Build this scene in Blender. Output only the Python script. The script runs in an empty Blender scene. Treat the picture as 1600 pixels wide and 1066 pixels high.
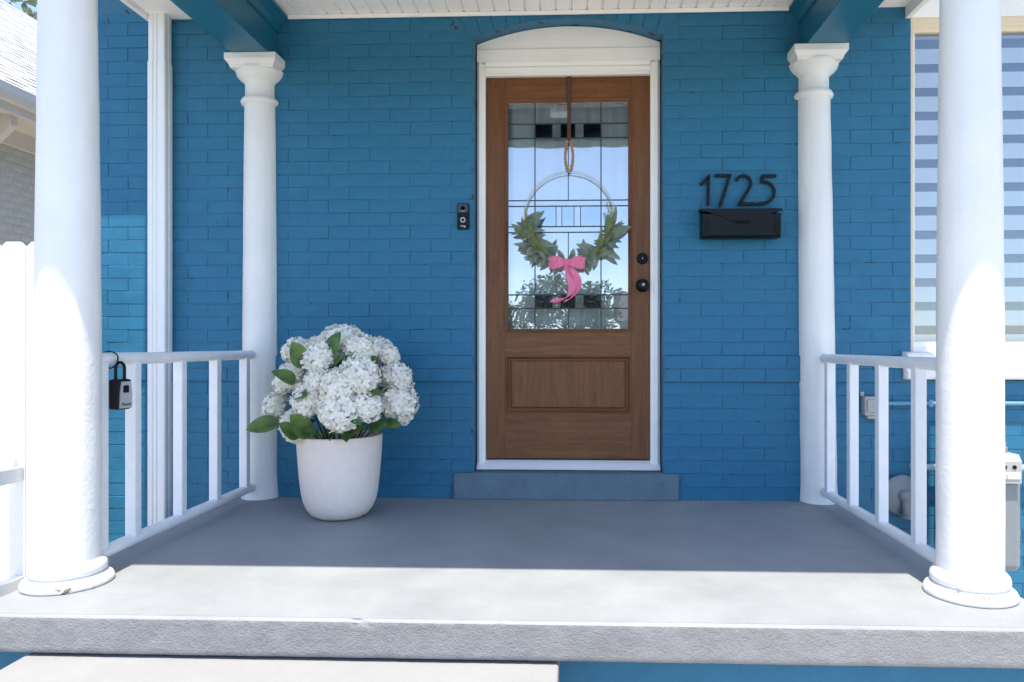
import bpy, bmesh, math, random
from mathutils import Vector, Matrix, noise
R = math.radians
random.seed(7)
scn = bpy.context.scene
COL = scn.collection

# ------------------------------------------------------------------ camera, sky, sun, exposure
cd = bpy.data.cameras.new('camera'); cam = bpy.data.objects.new('camera', cd); COL.objects.link(cam)
cam.location = (0, -3.9, .83); cam.rotation_euler = (R(90), 0, R(2.13))
cd.sensor_width = 36; cd.lens = 36 * 1130 / 1600
cd.shift_x = -58 / 1600; cd.shift_y = 7 / 1600
cd.clip_start = .05; cd.clip_end = 2000
scn.camera = cam

SUN_EL, SUN_AZ = 74.0, 1.5           # azimuth measured from straight in front of the wall, + to the right
wd = bpy.data.worlds.new('World'); scn.world = wd; wd.use_nodes = True
nt = wd.node_tree; bgn = nt.nodes['Background']
sky = nt.nodes.new('ShaderNodeTexSky'); sky.sky_type = 'NISHITA'; sky.sun_disc = False
sky.sun_elevation = R(SUN_EL); sky.sun_rotation = R(180 - SUN_AZ)
sky.air_density = .8; sky.dust_density = 2.2; sky.altitude = 1600; sky.ozone_density = .6
nt.links.new(sky.outputs[0], bgn.inputs[0]); bgn.inputs[1].default_value = .15
sd = bpy.data.lights.new('sun', 'SUN'); sd.energy = 2.9; sd.angle = R(.55); sd.color = (1, .915, .78)
so = bpy.data.objects.new('sun', sd); COL.objects.link(so)
so.location = (0, -12, 30); so.rotation_euler = (R(90 - SUN_EL), 0, R(SUN_AZ))
vs = scn.view_settings
vs.view_transform = 'Standard'; vs.look = 'None'; vs.gamma = 1; vs.exposure = 1.65; vs.use_curve_mapping = False
scn.cycles.max_bounces = 10; scn.cycles.diffuse_bounces = 6; scn.cycles.transparent_max_bounces = 12

# ------------------------------------------------------------------ materials
M = {}
def mat(name, col, rough=.6, bump=(), var=.0, varscale=6., metal=0., coat=0., spec=.5, spots=None, sheen=0., stretch=None):
    """bump: list of (scale, detail, strength, distance); spots: (scale, threshold, colour)"""
    m = bpy.data.materials.new(name); m.use_nodes = True; n = m.node_tree; N = n.nodes; L = n.links
    p = N['Principled BSDF']
    p.inputs['Roughness'].default_value = rough; p.inputs['Metallic'].default_value = metal
    p.inputs['Coat Weight'].default_value = coat; p.inputs['Specular IOR Level'].default_value = spec
    p.inputs['Sheen Weight'].default_value = sheen
    tc = N.new('ShaderNodeTexCoord'); vec = tc.outputs['Object']
    if stretch:
        mp = N.new('ShaderNodeMapping'); mp.inputs['Scale'].default_value = stretch
        L.new(vec, mp.inputs[0]); vec = mp.outputs[0]
    out = None
    if var:
        nz = N.new('ShaderNodeTexNoise'); nz.inputs['Scale'].default_value = varscale; nz.inputs['Detail'].default_value = 6
        nz.inputs['Roughness'].default_value = .65; L.new(vec, nz.inputs[0])
        mx = N.new('ShaderNodeMix'); mx.data_type = 'RGBA'
        mx.inputs[6].default_value = (*[c * (1 - var) for c in col], 1)
        mx.inputs[7].default_value = (*[min(1, c * (1 + var)) for c in col], 1)
        mr = N.new('ShaderNodeMapRange'); mr.inputs[1].default_value = .3; mr.inputs[2].default_value = .7
        L.new(nz.outputs[0], mr.inputs[0]); L.new(mr.outputs[0], mx.inputs[0]); out = mx.outputs[2]
        rr = N.new('ShaderNodeMapRange'); rr.inputs[3].default_value = rough * .82; rr.inputs[4].default_value = min(1, rough * 1.18)
        L.new(nz.outputs[0], rr.inputs[0]); L.new(rr.outputs[0], p.inputs['Roughness'])
    if spots:
        sc, th, scol = spots
        nz = N.new('ShaderNodeTexNoise'); nz.inputs['Scale'].default_value = sc; nz.inputs['Detail'].default_value = 4
        L.new(vec, nz.inputs[0])
        mr = N.new('ShaderNodeMapRange'); mr.inputs[1].default_value = th; mr.inputs[2].default_value = th + .03
        L.new(nz.outputs[0], mr.inputs[0])
        mx = N.new('ShaderNodeMix'); mx.data_type = 'RGBA'
        if out: L.new(out, mx.inputs[6])
        else: mx.inputs[6].default_value = (*col, 1)
        mx.inputs[7].default_value = (*scol, 1); L.new(mr.outputs[0], mx.inputs[0]); out = mx.outputs[2]
    if out: L.new(out, p.inputs['Base Color'])
    else: p.inputs['Base Color'].default_value = (*col, 1)
    prev = None
    for sc, det, st, di in bump:
        nz = N.new('ShaderNodeTexNoise'); nz.inputs['Scale'].default_value = sc; nz.inputs['Detail'].default_value = det
        L.new(vec, nz.inputs[0])
        b = N.new('ShaderNodeBump'); b.inputs['Strength'].default_value = st; b.inputs['Distance'].default_value = di
        L.new(nz.outputs[0], b.inputs['Height'])
        if prev: L.new(prev, b.inputs['Normal'])
        prev = b.outputs[0]
    if prev: L.new(prev, p.inputs['Normal'])
    M[name] = m
    return m

BLUE = (.025, .146, .256)
mat('blue_paint', BLUE, .5, spec=.25, bump=[(14, 4, .32, .008), (120, 3, .25, .002)], var=.10, varscale=9, spots=(23, .755, (.012, .05, .10)))
mat('blue_joint', (.022, .132, .230), .5, [(60, 5, .6, .004)], .10, 15, spots=(17, .615, (.006, .018, .035)))
mat('blue_wood', (.012, .125, .205), .38, [(30, 3, .12, .002)], .06, 3)
mat('white_column', (.74, .735, .72), .5, [(12, 3, .15, .008), (55, 6, .38, .004)], .04, 4, spots=(46, .755, (.42, .40, .38)))
mat('white_chipped', (.74, .735, .72), .55, [(20, 5, .4, .01), (70, 6, .5, .004)], .05, 8, spots=(26, .66, (.16, .14, .12)))
mat('white_paint', (.74, .735, .72), .42, [(40, 4, .18, .003)], .03, 6)
mat('white_trim', (.86, .84, .80), .4, [(25, 4, .2, .003)], .03, 5)
mat('white_metal', (.78, .79, .79), .35, [(35, 2, .06, .002)], .02, 3)
mat('rail_paint', (.76, .77, .78), .36, [(30, 4, .35, .004), (120, 3, .2, .002)], .05, 10, spots=(40, .76, (.5, .49, .47)))
mat('floor_paint', (.250, .265, .278), .62, spec=.3, bump= [(3.5, 5, .2, .012), (90, 6, .35, .003)], var=.13, varscale=2.6, spots=(60, .735, (.34, .35, .36)))
mat('slab_edge', (.215, .217, .222), .8, [(60, 7, .4, .006), (170, 6, .7, .004)], .12, 9, spots=(75, .72, (.09, .09, .095)))
mat('step_concrete', (.252, .256, .260), .75, [(60, 6, .4, .003)], .05, 5)
mat('door_step', (.105, .160, .200), .7, [(45, 6, .6, .008), (160, 4, .4, .003)], .12, 12)
mat('ceiling_white', (.88, .86, .82), .5, [(30, 3, .1, .002)], .03, 4)
mat('stone_sill', (.80, .79, .77), .7, [(12, 6, .8, .02)], .08, 8, spots=(9, .68, (.45, .44, .42)))
mat('cream_trim', (.72, .60, .43), .45, [(30, 3, .1, .002)], .04, 5)
mat('black_metal', (.004, .005, .007), .4, [(200, 2, .1, .001)], .1, 20, spec=.22)
mat('black_plastic', (.006, .007, .009), .5, spec=.2)
mat('dark_gloss', (.006, .006, .008), .08)
mat('grey_plate', (.42, .43, .45), .4, metal=.3)
mat('light_ring', (.75, .76, .78), .4)
mat('pot_ceramic', (.82, .70, .61), .62, [(160, 5, .25, .002)], .04, 30)
mat('soil', (.035, .024, .016), .9, [(60, 6, 1, .02)], .3, 40)
mat('gold', (.52, .42, .25), .3, metal=1.)
mat('leather', (.075, .026, .018), .55, [(120, 4, .2, .001)], .12, 20)
mat('wood_bead', (.42, .22, .10), .5, [], .2, 80)
mat('ribbon', (.74, .17, .30), .62, [(300, 2, .15, .001)], .08, 30, sheen=.3)
mat('lead', (.035, .037, .04), .45, metal=.5)
mat('curtain', (.78, .78, .76), .85, [(200, 3, .1, .001)])
mat('interior', (.30, .29, .27), .8)
mat('blind_white', (.92, .92, .90), .75, [(400, 2, .1, .0005)])
mat('blind_sheer', (.12, .13, .145), .8, [(300, 2, .15, .001)], .1, 60)
mat('grey_pvc', (.36, .36, .34), .45, [(60, 3, .1, .002)], .05, 9)
mat('pipe_blue', (.12, .27, .39), .45, [(50, 3, .3, .003)], .06, 9)
mat('pipe_pale', (.36, .45, .52), .45, [(50, 3, .3, .003)], .06, 9)
mat('meter_grey', (.19, .215, .23), .42, [(60, 3, .1, .002)], .05, 9)
mat('meter_red', (.42, .16, .13), .5)
mat('fence_white', (.80, .80, .79), .5, [(18, 5, .15, .004)], .03, 5, stretch=(8, 8, 1))
mat('neighbour_brick', (.60, .58, .53), .85, [(40, 5, .4, .006)], .22, 7)
mat('neighbour_joint', (.66, .64, .6), .9, [(60, 5, .4, .004)], .1, 20)
mat('neighbour_trim', (.80, .73, .66), .55, [(20, 3, .1, .003)], .04, 3)
mat('shingle', (.52, .52, .52), .9, [(90, 4, .6, .006)], .45, 5, stretch=(1, 1.2, 9))
mat('roof_grey', (.12, .12, .125), .9, [(60, 5, .5, .006)], .25, 12)
mat('grass', (.055, .10, .025), .95, [(30, 6, .8, .05)], .35, 3)
mat('bounce_gravel', (.52, .48, .42), .95, [(60, 6, .9, .02)], .25, 25)  # kept pale so the unseen yard reflects more sun into the porch
mat('asphalt', (.055, .055, .058), .9, [(80, 6, .5, .006)], .2, 2)
mat('pavement', (.36, .35, .33), .85, [(50, 5, .4, .004)], .1, 2)
mat('bark', (.09, .07, .05), .9, [(18, 6, .9, .03)], .3, 8)
mat('far_house', (.70, .66, .60), .85, [(20, 3, .1, .003)], .05, 2)
mat('dark_window', (.02, .025, .03), .1)

def leaf_mat(name, c1, c2, rough=.5, trans=.25):
    m = bpy.data.materials.new(name); m.use_nodes = True; N = m.node_tree.nodes; L = m.node_tree.links
    p = N['Principled BSDF']; p.inputs['Roughness'].default_value = rough
    nz = N.new('ShaderNodeTexNoise'); nz.inputs['Scale'].default_value = 11; tc = N.new('ShaderNodeTexCoord')
    L.new(tc.outputs['Object'], nz.inputs[0])
    mx = N.new('ShaderNodeMix'); mx.data_type = 'RGBA'; mx.inputs[6].default_value = (*c1, 1); mx.inputs[7].default_value = (*c2, 1)
    mr = N.new('ShaderNodeMapRange'); mr.inputs[1].default_value = .35; mr.inputs[2].default_value = .65
    L.new(nz.outputs[0], mr.inputs[0]); L.new(mr.outputs[0], mx.inputs[0]); L.new(mx.outputs[2], p.inputs['Base Color'])
    t = N.new('ShaderNodeBsdfTranslucent'); L.new(mx.outputs[2], t.inputs[0])
    ms = N.new('ShaderNodeMixShader'); ms.inputs[0].default_value = trans
    L.new(p.outputs[0], ms.inputs[1]); L.new(t.outputs[0], ms.inputs[2]); L.new(ms.outputs[0], N['Material Output'].inputs[0])
    M[name] = m
leaf_mat('hydrangea_leaf', (.035, .10, .03), (.17, .26, .06), .42)
leaf_mat('petal', (.84, .81, .72), (.92, .90, .83), .7, .25)
leaf_mat('sage_leaf', (.16, .22, .15), (.38, .44, .36), .75)
leaf_mat('sprig_leaf', (.30, .32, .03), (.48, .46, .07), .6)
leaf_mat('tree_leaf', (.035, .075, .02), (.09, .14, .035), .55)
leaf_mat('sunlit_tree_leaf', (.14, .17, .09), (.30, .32, .24), .6)  # leaf colour lightened to stand in for overexposed sunlight
leaf_mat('stem_green', (.05, .10, .03), (.08, .13, .04), .6)

def wood_mat(name, stretch):
    m = bpy.data.materials.new(name); m.use_nodes = True; N = m.node_tree.nodes; L = m.node_tree.links
    p = N['Principled BSDF']; tc = N.new('ShaderNodeTexCoord')
    mp = N.new('ShaderNodeMapping'); mp.inputs['Scale'].default_value = stretch; L.new(tc.outputs['Object'], mp.inputs[0])
    a = N.new('ShaderNodeTexNoise'); a.inputs['Scale'].default_value = 9; a.inputs['Detail'].default_value = 8; a.inputs['Roughness'].default_value = .7; a.inputs['Distortion'].default_value = .6
    b = N.new('ShaderNodeTexNoise'); b.inputs['Scale'].default_value = 110; b.inputs['Detail'].default_value = 4
    L.new(mp.outputs[0], a.inputs[0]); L.new(mp.outputs[0], b.inputs[0])
    r1 = N.new('ShaderNodeValToRGB'); e = r1.color_ramp.elements
    e[0].position = .30; e[0].color = (.118, .043, .013, 1); e[1].position = .70; e[1].color = (.215, .088, .031, 1)
    x = r1.color_ramp.elements.new(.5); x.color = (.168, .064, .020, 1)
    L.new(a.outputs[0], r1.inputs[0])
    mr = N.new('ShaderNodeMapRange'); mr.inputs[1].default_value = .3; mr.inputs[2].default_value = .62; mr.inputs[3].default_value = .78; mr.inputs[4].default_value = 1.05
    L.new(b.outputs[0], mr.inputs[0])
    mul = N.new('ShaderNodeMix'); mul.data_type = 'RGBA'; mul.blend_type = 'MULTIPLY'; mul.inputs[0].default_value = 1
    L.new(r1.outputs[0], mul.inputs[6]); L.new(mr.outputs[0], mul.inputs[7]); L.new(mul.outputs[2], p.inputs['Base Color'])
    p.inputs['Roughness'].default_value = .48; p.inputs['Specular IOR Level'].default_value = .35
    bp = N.new('ShaderNodeBump'); bp.inputs['Strength'].default_value = .25; bp.inputs['Distance'].default_value = .0015
    L.new(b.outputs[0], bp.inputs['Height']); L.new(bp.outputs[0], p.inputs['Normal'])
    M[name] = m
wood_mat('wood_upright', (6, 6, .5)); wood_mat('wood_level', (.5, 6, 6))

def glass_mat(name, refl, tint, rough=.0, bumps=None):
    m = bpy.data.materials.new(name); m.use_nodes = True; N = m.node_tree.nodes; L = m.node_tree.links
    N.remove(N['Principled BSDF'])
    g = N.new('ShaderNodeBsdfGlossy'); g.inputs['Roughness'].default_value = rough; g.inputs[0].default_value = (.95, .97, 1, 1)
    t = N.new('ShaderNodeBsdfTransparent'); t.inputs[0].default_value = (*tint, 1)
    lw = N.new('ShaderNodeFresnel'); lw.inputs[0].default_value = 1.5
    ad = N.new('ShaderNodeMath'); ad.operation = 'ADD'; ad.inputs[1].default_value = refl; ad.use_clamp = True
    L.new(lw.outputs[0], ad.inputs[0])
    if bumps:
        tc = N.new('ShaderNodeTexCoord'); nz = N.new('ShaderNodeTexNoise'); nz.inputs['Scale'].default_value = bumps[0]
        L.new(tc.outputs['Object'], nz.inputs[0]); b = N.new('ShaderNodeBump'); b.inputs['Strength'].default_value = bumps[1]; b.inputs['Distance'].default_value = bumps[2]
        L.new(nz.outputs[0], b.inputs['Height']); L.new(b.outputs[0], g.inputs['Normal'])
    ms = N.new('ShaderNodeMixShader'); L.new(ad.outputs[0], ms.inputs[0]); L.new(t.outputs[0], ms.inputs[1]); L.new(g.outputs[0], ms.inputs[2])
    L.new(ms.outputs[0], N['Material Output'].inputs[0]); M[name] = m
glass_mat('clear_glass', .17, (.93, .95, .95), 0, (5, .12, .004))
glass_mat('blue_glass', .20, (.62, .76, .88), .02, (25, .2, .003))
glass_mat('dark_glass', .0, (.07, .08, .08), .1, (40, .3, .003))
glass_mat('window_glass', .04, (.92, .95, .96), 0, (3, .08, .004))

# ------------------------------------------------------------------ mesh helpers
class MB:
    def __init__(s): s.v = []; s.f = []; s.sm = []
    def add(s, vs, fs, smooth=False):
        o = len(s.v); s.v += [tuple(v) for v in vs]; s.f += [tuple(i + o for i in f) for f in fs]; s.sm += [smooth] * len(fs); return s
    def box(s, x0, x1, y0, y1, z0, z1, b=0.0):
        if b <= 0:
            return s.add([(x0, y0, z0), (x1, y0, z0), (x1, y1, z0), (x0, y1, z0), (x0, y0, z1), (x1, y0, z1), (x1, y1, z1), (x0, y1, z1)],
                         [(0, 3, 2, 1), (4, 5, 6, 7), (0, 1, 5, 4), (1, 2, 6, 5), (2, 3, 7, 6), (3, 0, 4, 7)])
        bm = bmesh.new(); bmesh.ops.create_cube(bm, size=1)
        for v in bm.verts: v.co = ((x0 + x1) / 2 + v.co.x * (x1 - x0), (y0 + y1) / 2 + v.co.y * (y1 - y0), (z0 + z1) / 2 + v.co.z * (z1 - z0))
        bmesh.ops.bevel(bm, geom=list(bm.edges), offset=b, segments=2, affect='EDGES', profile=.5)
        s.bm(bm); return s
    def bm(s, bm, smooth=False):
        bm.verts.index_update(); s.add([v.co[:] for v in bm.verts], [[v.index for v in f.verts] for f in bm.faces], smooth); bm.free(); return s
    def prism(s, pts, y0, y1):            # outline in x,z, extruded along y (counter-clockwise seen from -y)
        n = len(pts)
        return s.add([(x, y0, z) for x, z in pts] + [(x, y1, z) for x, z in pts],
                     [tuple(range(n)), tuple(range(2 * n - 1, n - 1, -1))] + [(i, i + n, (i + 1) % n + n, (i + 1) % n) for i in range(n)])
    def extrude(s, pts, axis, a, b):      # outline in the two other axes
        n = len(pts)
        def P(u, v, w): return {'x': (w, u, v), 'y': (u, w, v), 'z': (u, v, w)}[axis]
        return s.add([P(u, v, a) for u, v in pts] + [P(u, v, b) for u, v in pts],
                     [tuple(range(n))[::-1], tuple(range(n, 2 * n))] + [(i, (i + 1) % n, (i + 1) % n + n, i + n) for i in range(n)])
    def lathe(s, prof, c=(0, 0, 0), n=32, axis='z', smooth=True, wob=0.):
        vs = []; fs = []
        for r, h in prof:
            for k in range(n):
                a = 2 * math.pi * k / n; rr = r
                if wob: rr += wob * (noise.noise(Vector((math.cos(a) * 3 + c[0], math.sin(a) * 3, h * 6))) + .5 * noise.noise(Vector((math.cos(a) * 9 + c[0], math.sin(a) * 9, h * 22))))
                p = (rr * math.cos(a), rr * math.sin(a), h)
                if axis == 'y': p = (p[0], h, p[1])
                if axis == 'x': p = (h, p[0], p[1])
                vs.append((p[0] + c[0], p[1] + c[1], p[2] + c[2]))
        m = len(prof)
        for i in range(m - 1):
            for k in range(n): fs.append((i * n + k, i * n + (k + 1) % n, (i + 1) * n + (k + 1) % n, (i + 1) * n + k))
        s.add(vs, fs, smooth)
        s.add(vs[:n], [tuple(range(n))[::-1]]); s.add(vs[-n:], [tuple(range(n))]); return s
    def tube(s, path, r, n=10, smooth=True):
        path = [Vector(p) for p in path]; m = len(path); rs = r if hasattr(r, '__len__') else [r] * m
        vs = []; fs = []; up = None
        for i, p in enumerate(path):
            d = (path[min(i + 1, m - 1)] - path[max(i - 1, 0)]).normalized()
            if up is None:
                up = Vector((0, 0, 1)) if abs(d.z) < .9 else Vector((1, 0, 0))
            a = d.cross(up).normalized(); b = a.cross(d).normalized(); up = b
            for k in range(n):
                t = 2 * math.pi * k / n; vs.append(p + (a * math.cos(t) + b * math.sin(t)) * rs[i])
        for i in range(m - 1):
            for k in range(n): fs.append((i * n + k, i * n + (k + 1) % n, (i + 1) * n + (k + 1) % n, (i + 1) * n + k))
        s.add(vs, fs, smooth); s.add(vs[:n], [tuple(range(n))]); s.add(vs[-n:], [tuple(range(n))[::-1]]); return s
    def sphere(s, c, r, u=12, v=8, sq=(1, 1, 1)):
        bm = bmesh.new(); bmesh.ops.create_uvsphere(bm, u_segments=u, v_segments=v, radius=r)
        for q in bm.verts: q.co = (q.co.x * sq[0] + c[0], q.co.y * sq[1] + c[1], q.co.z * sq[2] + c[2])
        return s.bm(bm, True)
    def mesh(s, name, m):
        me = bpy.data.meshes.new(name); me.from_pydata(s.v, [], s.f); me.polygons.foreach_set('use_smooth', s.sm)
        bm = bmesh.new(); bm.from_mesh(me); bmesh.ops.recalc_face_normals(bm, faces=bm.faces); bm.to_mesh(me); bm.free()
        me.materials.append(M[m]); me.update(); return me
    def build(s, name, m, parent=None): return link(name, s.mesh(name, m), parent)

def link(name, me, parent=None, loc=None, rot=None):
    o = bpy.data.objects.new(name, me); COL.objects.link(o)
    if loc: o.location = loc
    if rot: o.rotation_euler = rot
    if parent:
        o.parent = parent
        if parent.type == 'EMPTY' and parent.parent is None: o.matrix_parent_inverse = Matrix.LocRotScale(parent.location, parent.rotation_euler, None).inverted()
    return o
def tag(o, label, cat, group=None, kind=None):
    o['label'] = label; o['category'] = cat
    if group: o['group'] = group
    if kind: o['kind'] = kind
    return o
def thing(name, loc, label, cat, group=None):
    o = bpy.data.objects.new(name, None); COL.objects.link(o); o.location = loc; o.empty_display_size = .1
    return tag(o, label, cat, group)
def struct(o): o['kind'] = 'structure'; return o
def text_mb(body, size, depth, loc, rot, mname, name, parent, italic=0.):
    c = bpy.data.curves.new(name, 'FONT'); c.body = body; c.size = size; c.extrude = depth; c.align_x = 'CENTER'; c.shear = italic
    t = bpy.data.objects.new(name, c); COL.objects.link(t)
    dg = bpy.context.evaluated_depsgraph_get(); me = bpy.data.meshes.new_from_object(t.evaluated_get(dg))
    bpy.data.objects.remove(t); me.transform(Matrix.LocRotScale(Vector(loc), Matrix.Identity(3).to_euler() if rot is None else rot, None))
    me.materials.clear(); me.materials.append(M[mname]); return link(name, me, parent)
from mathutils import Euler
UPR = Euler((R(90), 0, 0))

# ------------------------------------------------------------------ ground, street
GZ = -.62
def ground_sheet():
    n = 60; vs = []; fs = []
    xs = sorted(set([-400, -200, -100, -50, -25, -12, 12, 25, 50, 100, 200, 400] + [i * 2 - 10 for i in range(11)]))
    for y in xs:
        for x in xs: vs.append((x, y, GZ))
    k = len(xs)
    for j in range(k - 1):
        for i in range(k - 1): fs.append((j * k + i, j * k + i + 1, (j + 1) * k + i + 1, (j + 1) * k + i))
    return MB().add(vs, fs)
struct(ground_sheet().build('ground', 'grass'))
struct(MB().box(-60, 60, -19, -11, GZ - .1, GZ + .012).build('road', 'asphalt'))
struct(MB().box(-60, 60, -9.2, -7.7, GZ - .1, GZ + .03, .01).build('pavement', 'pavement'))
for (a, b) in ((-11, -10.85), (-19.15, -19)):
    struct(MB().box(-60, 60, a, b, GZ - .1, GZ + .11, .02).build('kerb', 'pavement'))
struct(MB().box(-6.2, 9, -7.69, 9, GZ - .1, GZ + .004).build('yard_bounce_sheet', 'bounce_gravel'))  # unseen pale sheet over the grass, added to bounce light into the porch
struct(MB().box(-1.70, -.08, -7.7, -2.72, GZ - .1, GZ + .02, .008).build('front_path', 'pavement'))
struct(MB().box(-2.82, -1.95, -7.6, -.02, GZ - .1, GZ + .008).build('side_bounce_strip', 'pavement'))  # pale strip added to bounce light up between the houses

# ------------------------------------------------------------------ house: brick wall, roof, inside
DX0, DX1, DC = -.554, .467, -.0435
AR, AZ = 1.389, 1.204                      # arch radius and centre height
SPR = AZ + math.sqrt(AR ** 2 - .5105 ** 2)
WX0, WX1, WZ0, WZ1 = 1.772, 3.02, .785, 2.566
HX0, HX1 = -2.83, 4.6
house = thing('brick_house', (0, 0, GZ), 'blue painted brick house wall around the wooden front door', 'house')
mb = MB(); T = .24
def arcpt(r, a): return (DC + r * math.sin(a), AZ + r * math.cos(a))
AH = math.asin(.5105 / AR)
mb.box(HX0, DX0, 0, T, GZ, SPR); mb.box(DX1, WX0, 0, T, GZ, SPR)
mb.box(WX1, HX1, 0, T, GZ, SPR); mb.box(WX0, WX1, 0, T, GZ, WZ0 - .14)
mb.box(DX0, DX1, .02, T, GZ, .10)
mb.box(HX0, DX0, 0, T, SPR, 3.3); mb.box(DX1, WX0, 0, T, SPR, 3.3); mb.box(WX1, HX1, 0, T, SPR, 3.3)
mb.box(WX0, WX1, 0, T, WZ1 + .12, 3.3)
for (a, b) in ((HX0, DX0 - .001), (DX1 + .001, WX0 - .052)): mb.box(a, b, -.0128, .0, .636, .775)
NA = 24
top = [(DX1, 3.3), (DX0, 3.3)]
arc = [arcpt(AR, -AH + 2 * AH * i / NA) for i in range(NA + 1)]
for i in range(NA):
    a, b = arc[i], arc[i + 1]; mb.prism([a, b, (b[0], 3.3), (a[0], 3.3)], 0, T)
wall = mb.build('wall', 'blue_joint', house)

CH, BL, JT = .0705, .224, .0048
def brick_mesh(w, h, pr, seed, tilt=0.):
    """front face towards -y, centred; proud by pr with softened arrises"""
    rn = random.Random(seed); b = .0016
    def j(): return rn.uniform(-.0012, .0012)
    o = [(-w / 2, .004, -h / 2), (w / 2, .004, -h / 2), (w / 2, .004, h / 2), (-w / 2, .004, h / 2)]
    m = [(x + j(), -pr + b * .8, z + j()) for x, _, z in o]
    f = [(x * (1 - 2 * b / w) + j(), -pr + tilt * z + j() * .8, z * (1 - 2 * b / h) + j()) for x, _, z in o]
    return MB().add(o + m + f, [(8, 9, 10, 11)] + [(i, (i + 1) % 4, (i + 1) % 4 + 4, i + 4) for i in range(4)] + [(i + 4, (i + 1) % 4 + 4, (i + 1) % 4 + 8, i + 8) for i in range(4)])
FULL = [brick_mesh(BL - random.Random(i + 90).uniform(.0016, .0058), CH - random.Random(i + 40).uniform(.0018, .0052), .0022 + .0002 * i, i, random.Random(i).uniform(-.02, .02)) for i in range(12)]
FULLM = [m.mesh('brick', 'blue_paint') for m in FULL]
cands = []
nrow0 = -18; nrow1 = 28
for r in range(nrow0, nrow1 + 1):
    z0 = .635 + r * CH; z1 = z0 + CH; ph = -.787 + (0 if r % 2 == 0 else BL / 2)
    if z0 > 2.62: continue
    belt = r in (0, 1)
    spans = [(HX0, HX1)]
    def cut(sp, a, b):
        out = []
        for (p, q) in sp:
            if b <= p or a >= q: out.append((p, q)); continue
            if p < a: out.append((p, a))
            if q > b: out.append((b, q))
        return out
    if z0 < SPR - .005: spans = cut(spans, DX0 - .001, DX1 + .001)
    else:
        hw = lambda z: math.sqrt(max(0, (AR + .205) ** 2 - (z - AZ) ** 2))
        w_ = min(hw(z1), .60); spans = cut(spans, DC - w_ + .0, DC + w_ - .0)
    if z1 > WZ0 - .12 and z0 < WZ1 + .02: spans = cut(spans, WX0 - (.05 if z0 < WZ0 else .0), WX1)
    elif z0 >= WZ1 + .02: spans = cut(spans, WX0, WX1)
    for (p, q) in spans:
        k = math.floor((p - ph) / BL)
        while ph + k * BL < q:
            a = max(p, ph + k * BL); b = min(q, ph + (k + 1) * BL); k += 1
            a += random.uniform(-.002, .002) * (a > p); b += random.uniform(-.002, .002) * (b < q)
            if b - a < .03: continue
            zz1 = min(z1, 2.66)
            cands.append((a, b, z0, zz1, belt, r))
vis = [c for c in cands if c[0] > -1.70 and c[1] < 1.30 and c[2] > -.03]
vis.sort(key=lambda c: abs((c[0] + c[1]) / 2 - DC))
single = set(id(c) for c in vis[:284])
rest = MB()
for c in cands:
    a, b, z0, z1, belt, r = c; cx, cz = (a + b) / 2, (z0 + z1) / 2; w, h = b - a - random.uniform(.0018, .0056), z1 - z0 - random.uniform(.002, .0052)
    py = -.014 if belt else 0
    full = abs(b - a - BL) < .006 and abs(z1 - z0 - CH) < .002
    if id(c) in single:
        if full and not belt:
            o = link('brick', random.choice(FULLM), wall, (cx + random.uniform(-.001, .001), random.uniform(-.0006, .0008), cz + random.uniform(-.0012, .0012)), (0, R(random.uniform(-.25, .25)), 0))
        else:
            o = link('brick', brick_mesh(w, h, .003 + (-py), int(cx * 1000), 0).mesh('brick', 'blue_paint'), wall, (cx, 0, cz))
    else:
        m = brick_mesh(w, h, random.uniform(.0022, .0042) - py, int(cx * 991 + cz * 77), random.uniform(-.02, .02))
        dz = random.uniform(-.001, .001)
        rest.add([(x + cx, y, z + cz + dz) for x, y, z in m.v], m.f)
nv = 15
for i in range(nv):                       # arch of bricks on edge over the door
    a0 = -AH - .02 + (2 * AH + .04) * i / nv; a1 = -AH - .02 + (2 * AH + .04) * (i + 1) / nv; g = .0022 / AR
    p = [arcpt(AR + .001, a0 + g), arcpt(AR + .001, a1 - g), arcpt(AR + .20, a1 - g), arcpt(AR + .20, a0 + g)]
    mbv = MB(); cxm = sum(q[0] for q in p) / 4; czm = sum(q[1] for q in p) / 4
    mbv.add([(q[0], .003, q[1]) for q in p] + [(cxm + (q[0] - cxm) * .97, -.0035 - random.uniform(0, .001), czm + (q[1] - czm) * .985) for q in p],
            [(4, 5, 6, 7)] + [(k, (k + 1) % 4, (k + 1) % 4 + 4, k + 4) for k in range(4)])
    mbv.build('brick', 'blue_paint', wall)
fb = rest.build('brick_field', 'blue_paint', wall); fb['kind'] = 'stuff'
# inner shell, side, roof and eaves
MB().box(HX0, HX0 + .24, T + .001, 8, GZ, 3.3).build('side_wall', 'blue_paint', house)
MB().box(HX1 - .24, HX1, T + .001, 8, GZ, 3.3).build('side_wall', 'blue_paint', house)
MB().box(HX0 + .24, HX1 - .24, 7.76, 8, GZ, 3.3).build('back_wall', 'blue_paint', house)
mb = MB(); mb.box(HX0 + .25, HX1 - .25, T + .01, 7.7, .05, .14); mb.box(HX0 + .25, HX1 - .25, T + .01, 7.7, 2.8, 2.9); mb.box(HX0 + .25, HX1 - .25, 2.6, 2.7, .14, 2.8)
mb.build('interior_shell', 'interior', house)
rf = MB(); rf.extrude([(-.40, 3.22), (-.40, 3.30), (4.0, 6.0), (8.5, 3.30), (8.5, 3.22)], 'x', HX0 - .3, HX1 + .3).build('roof', 'roof_grey', house)
MB().extrude([(-.44, 3.07), (-.435, 3.24), (-.40, 3.24), (-.40, 3.10), (-.0, 3.10), (-.0, 3.07)], 'x', HX0 - .3, -.30).build('eave', 'white_trim', house)
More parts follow.
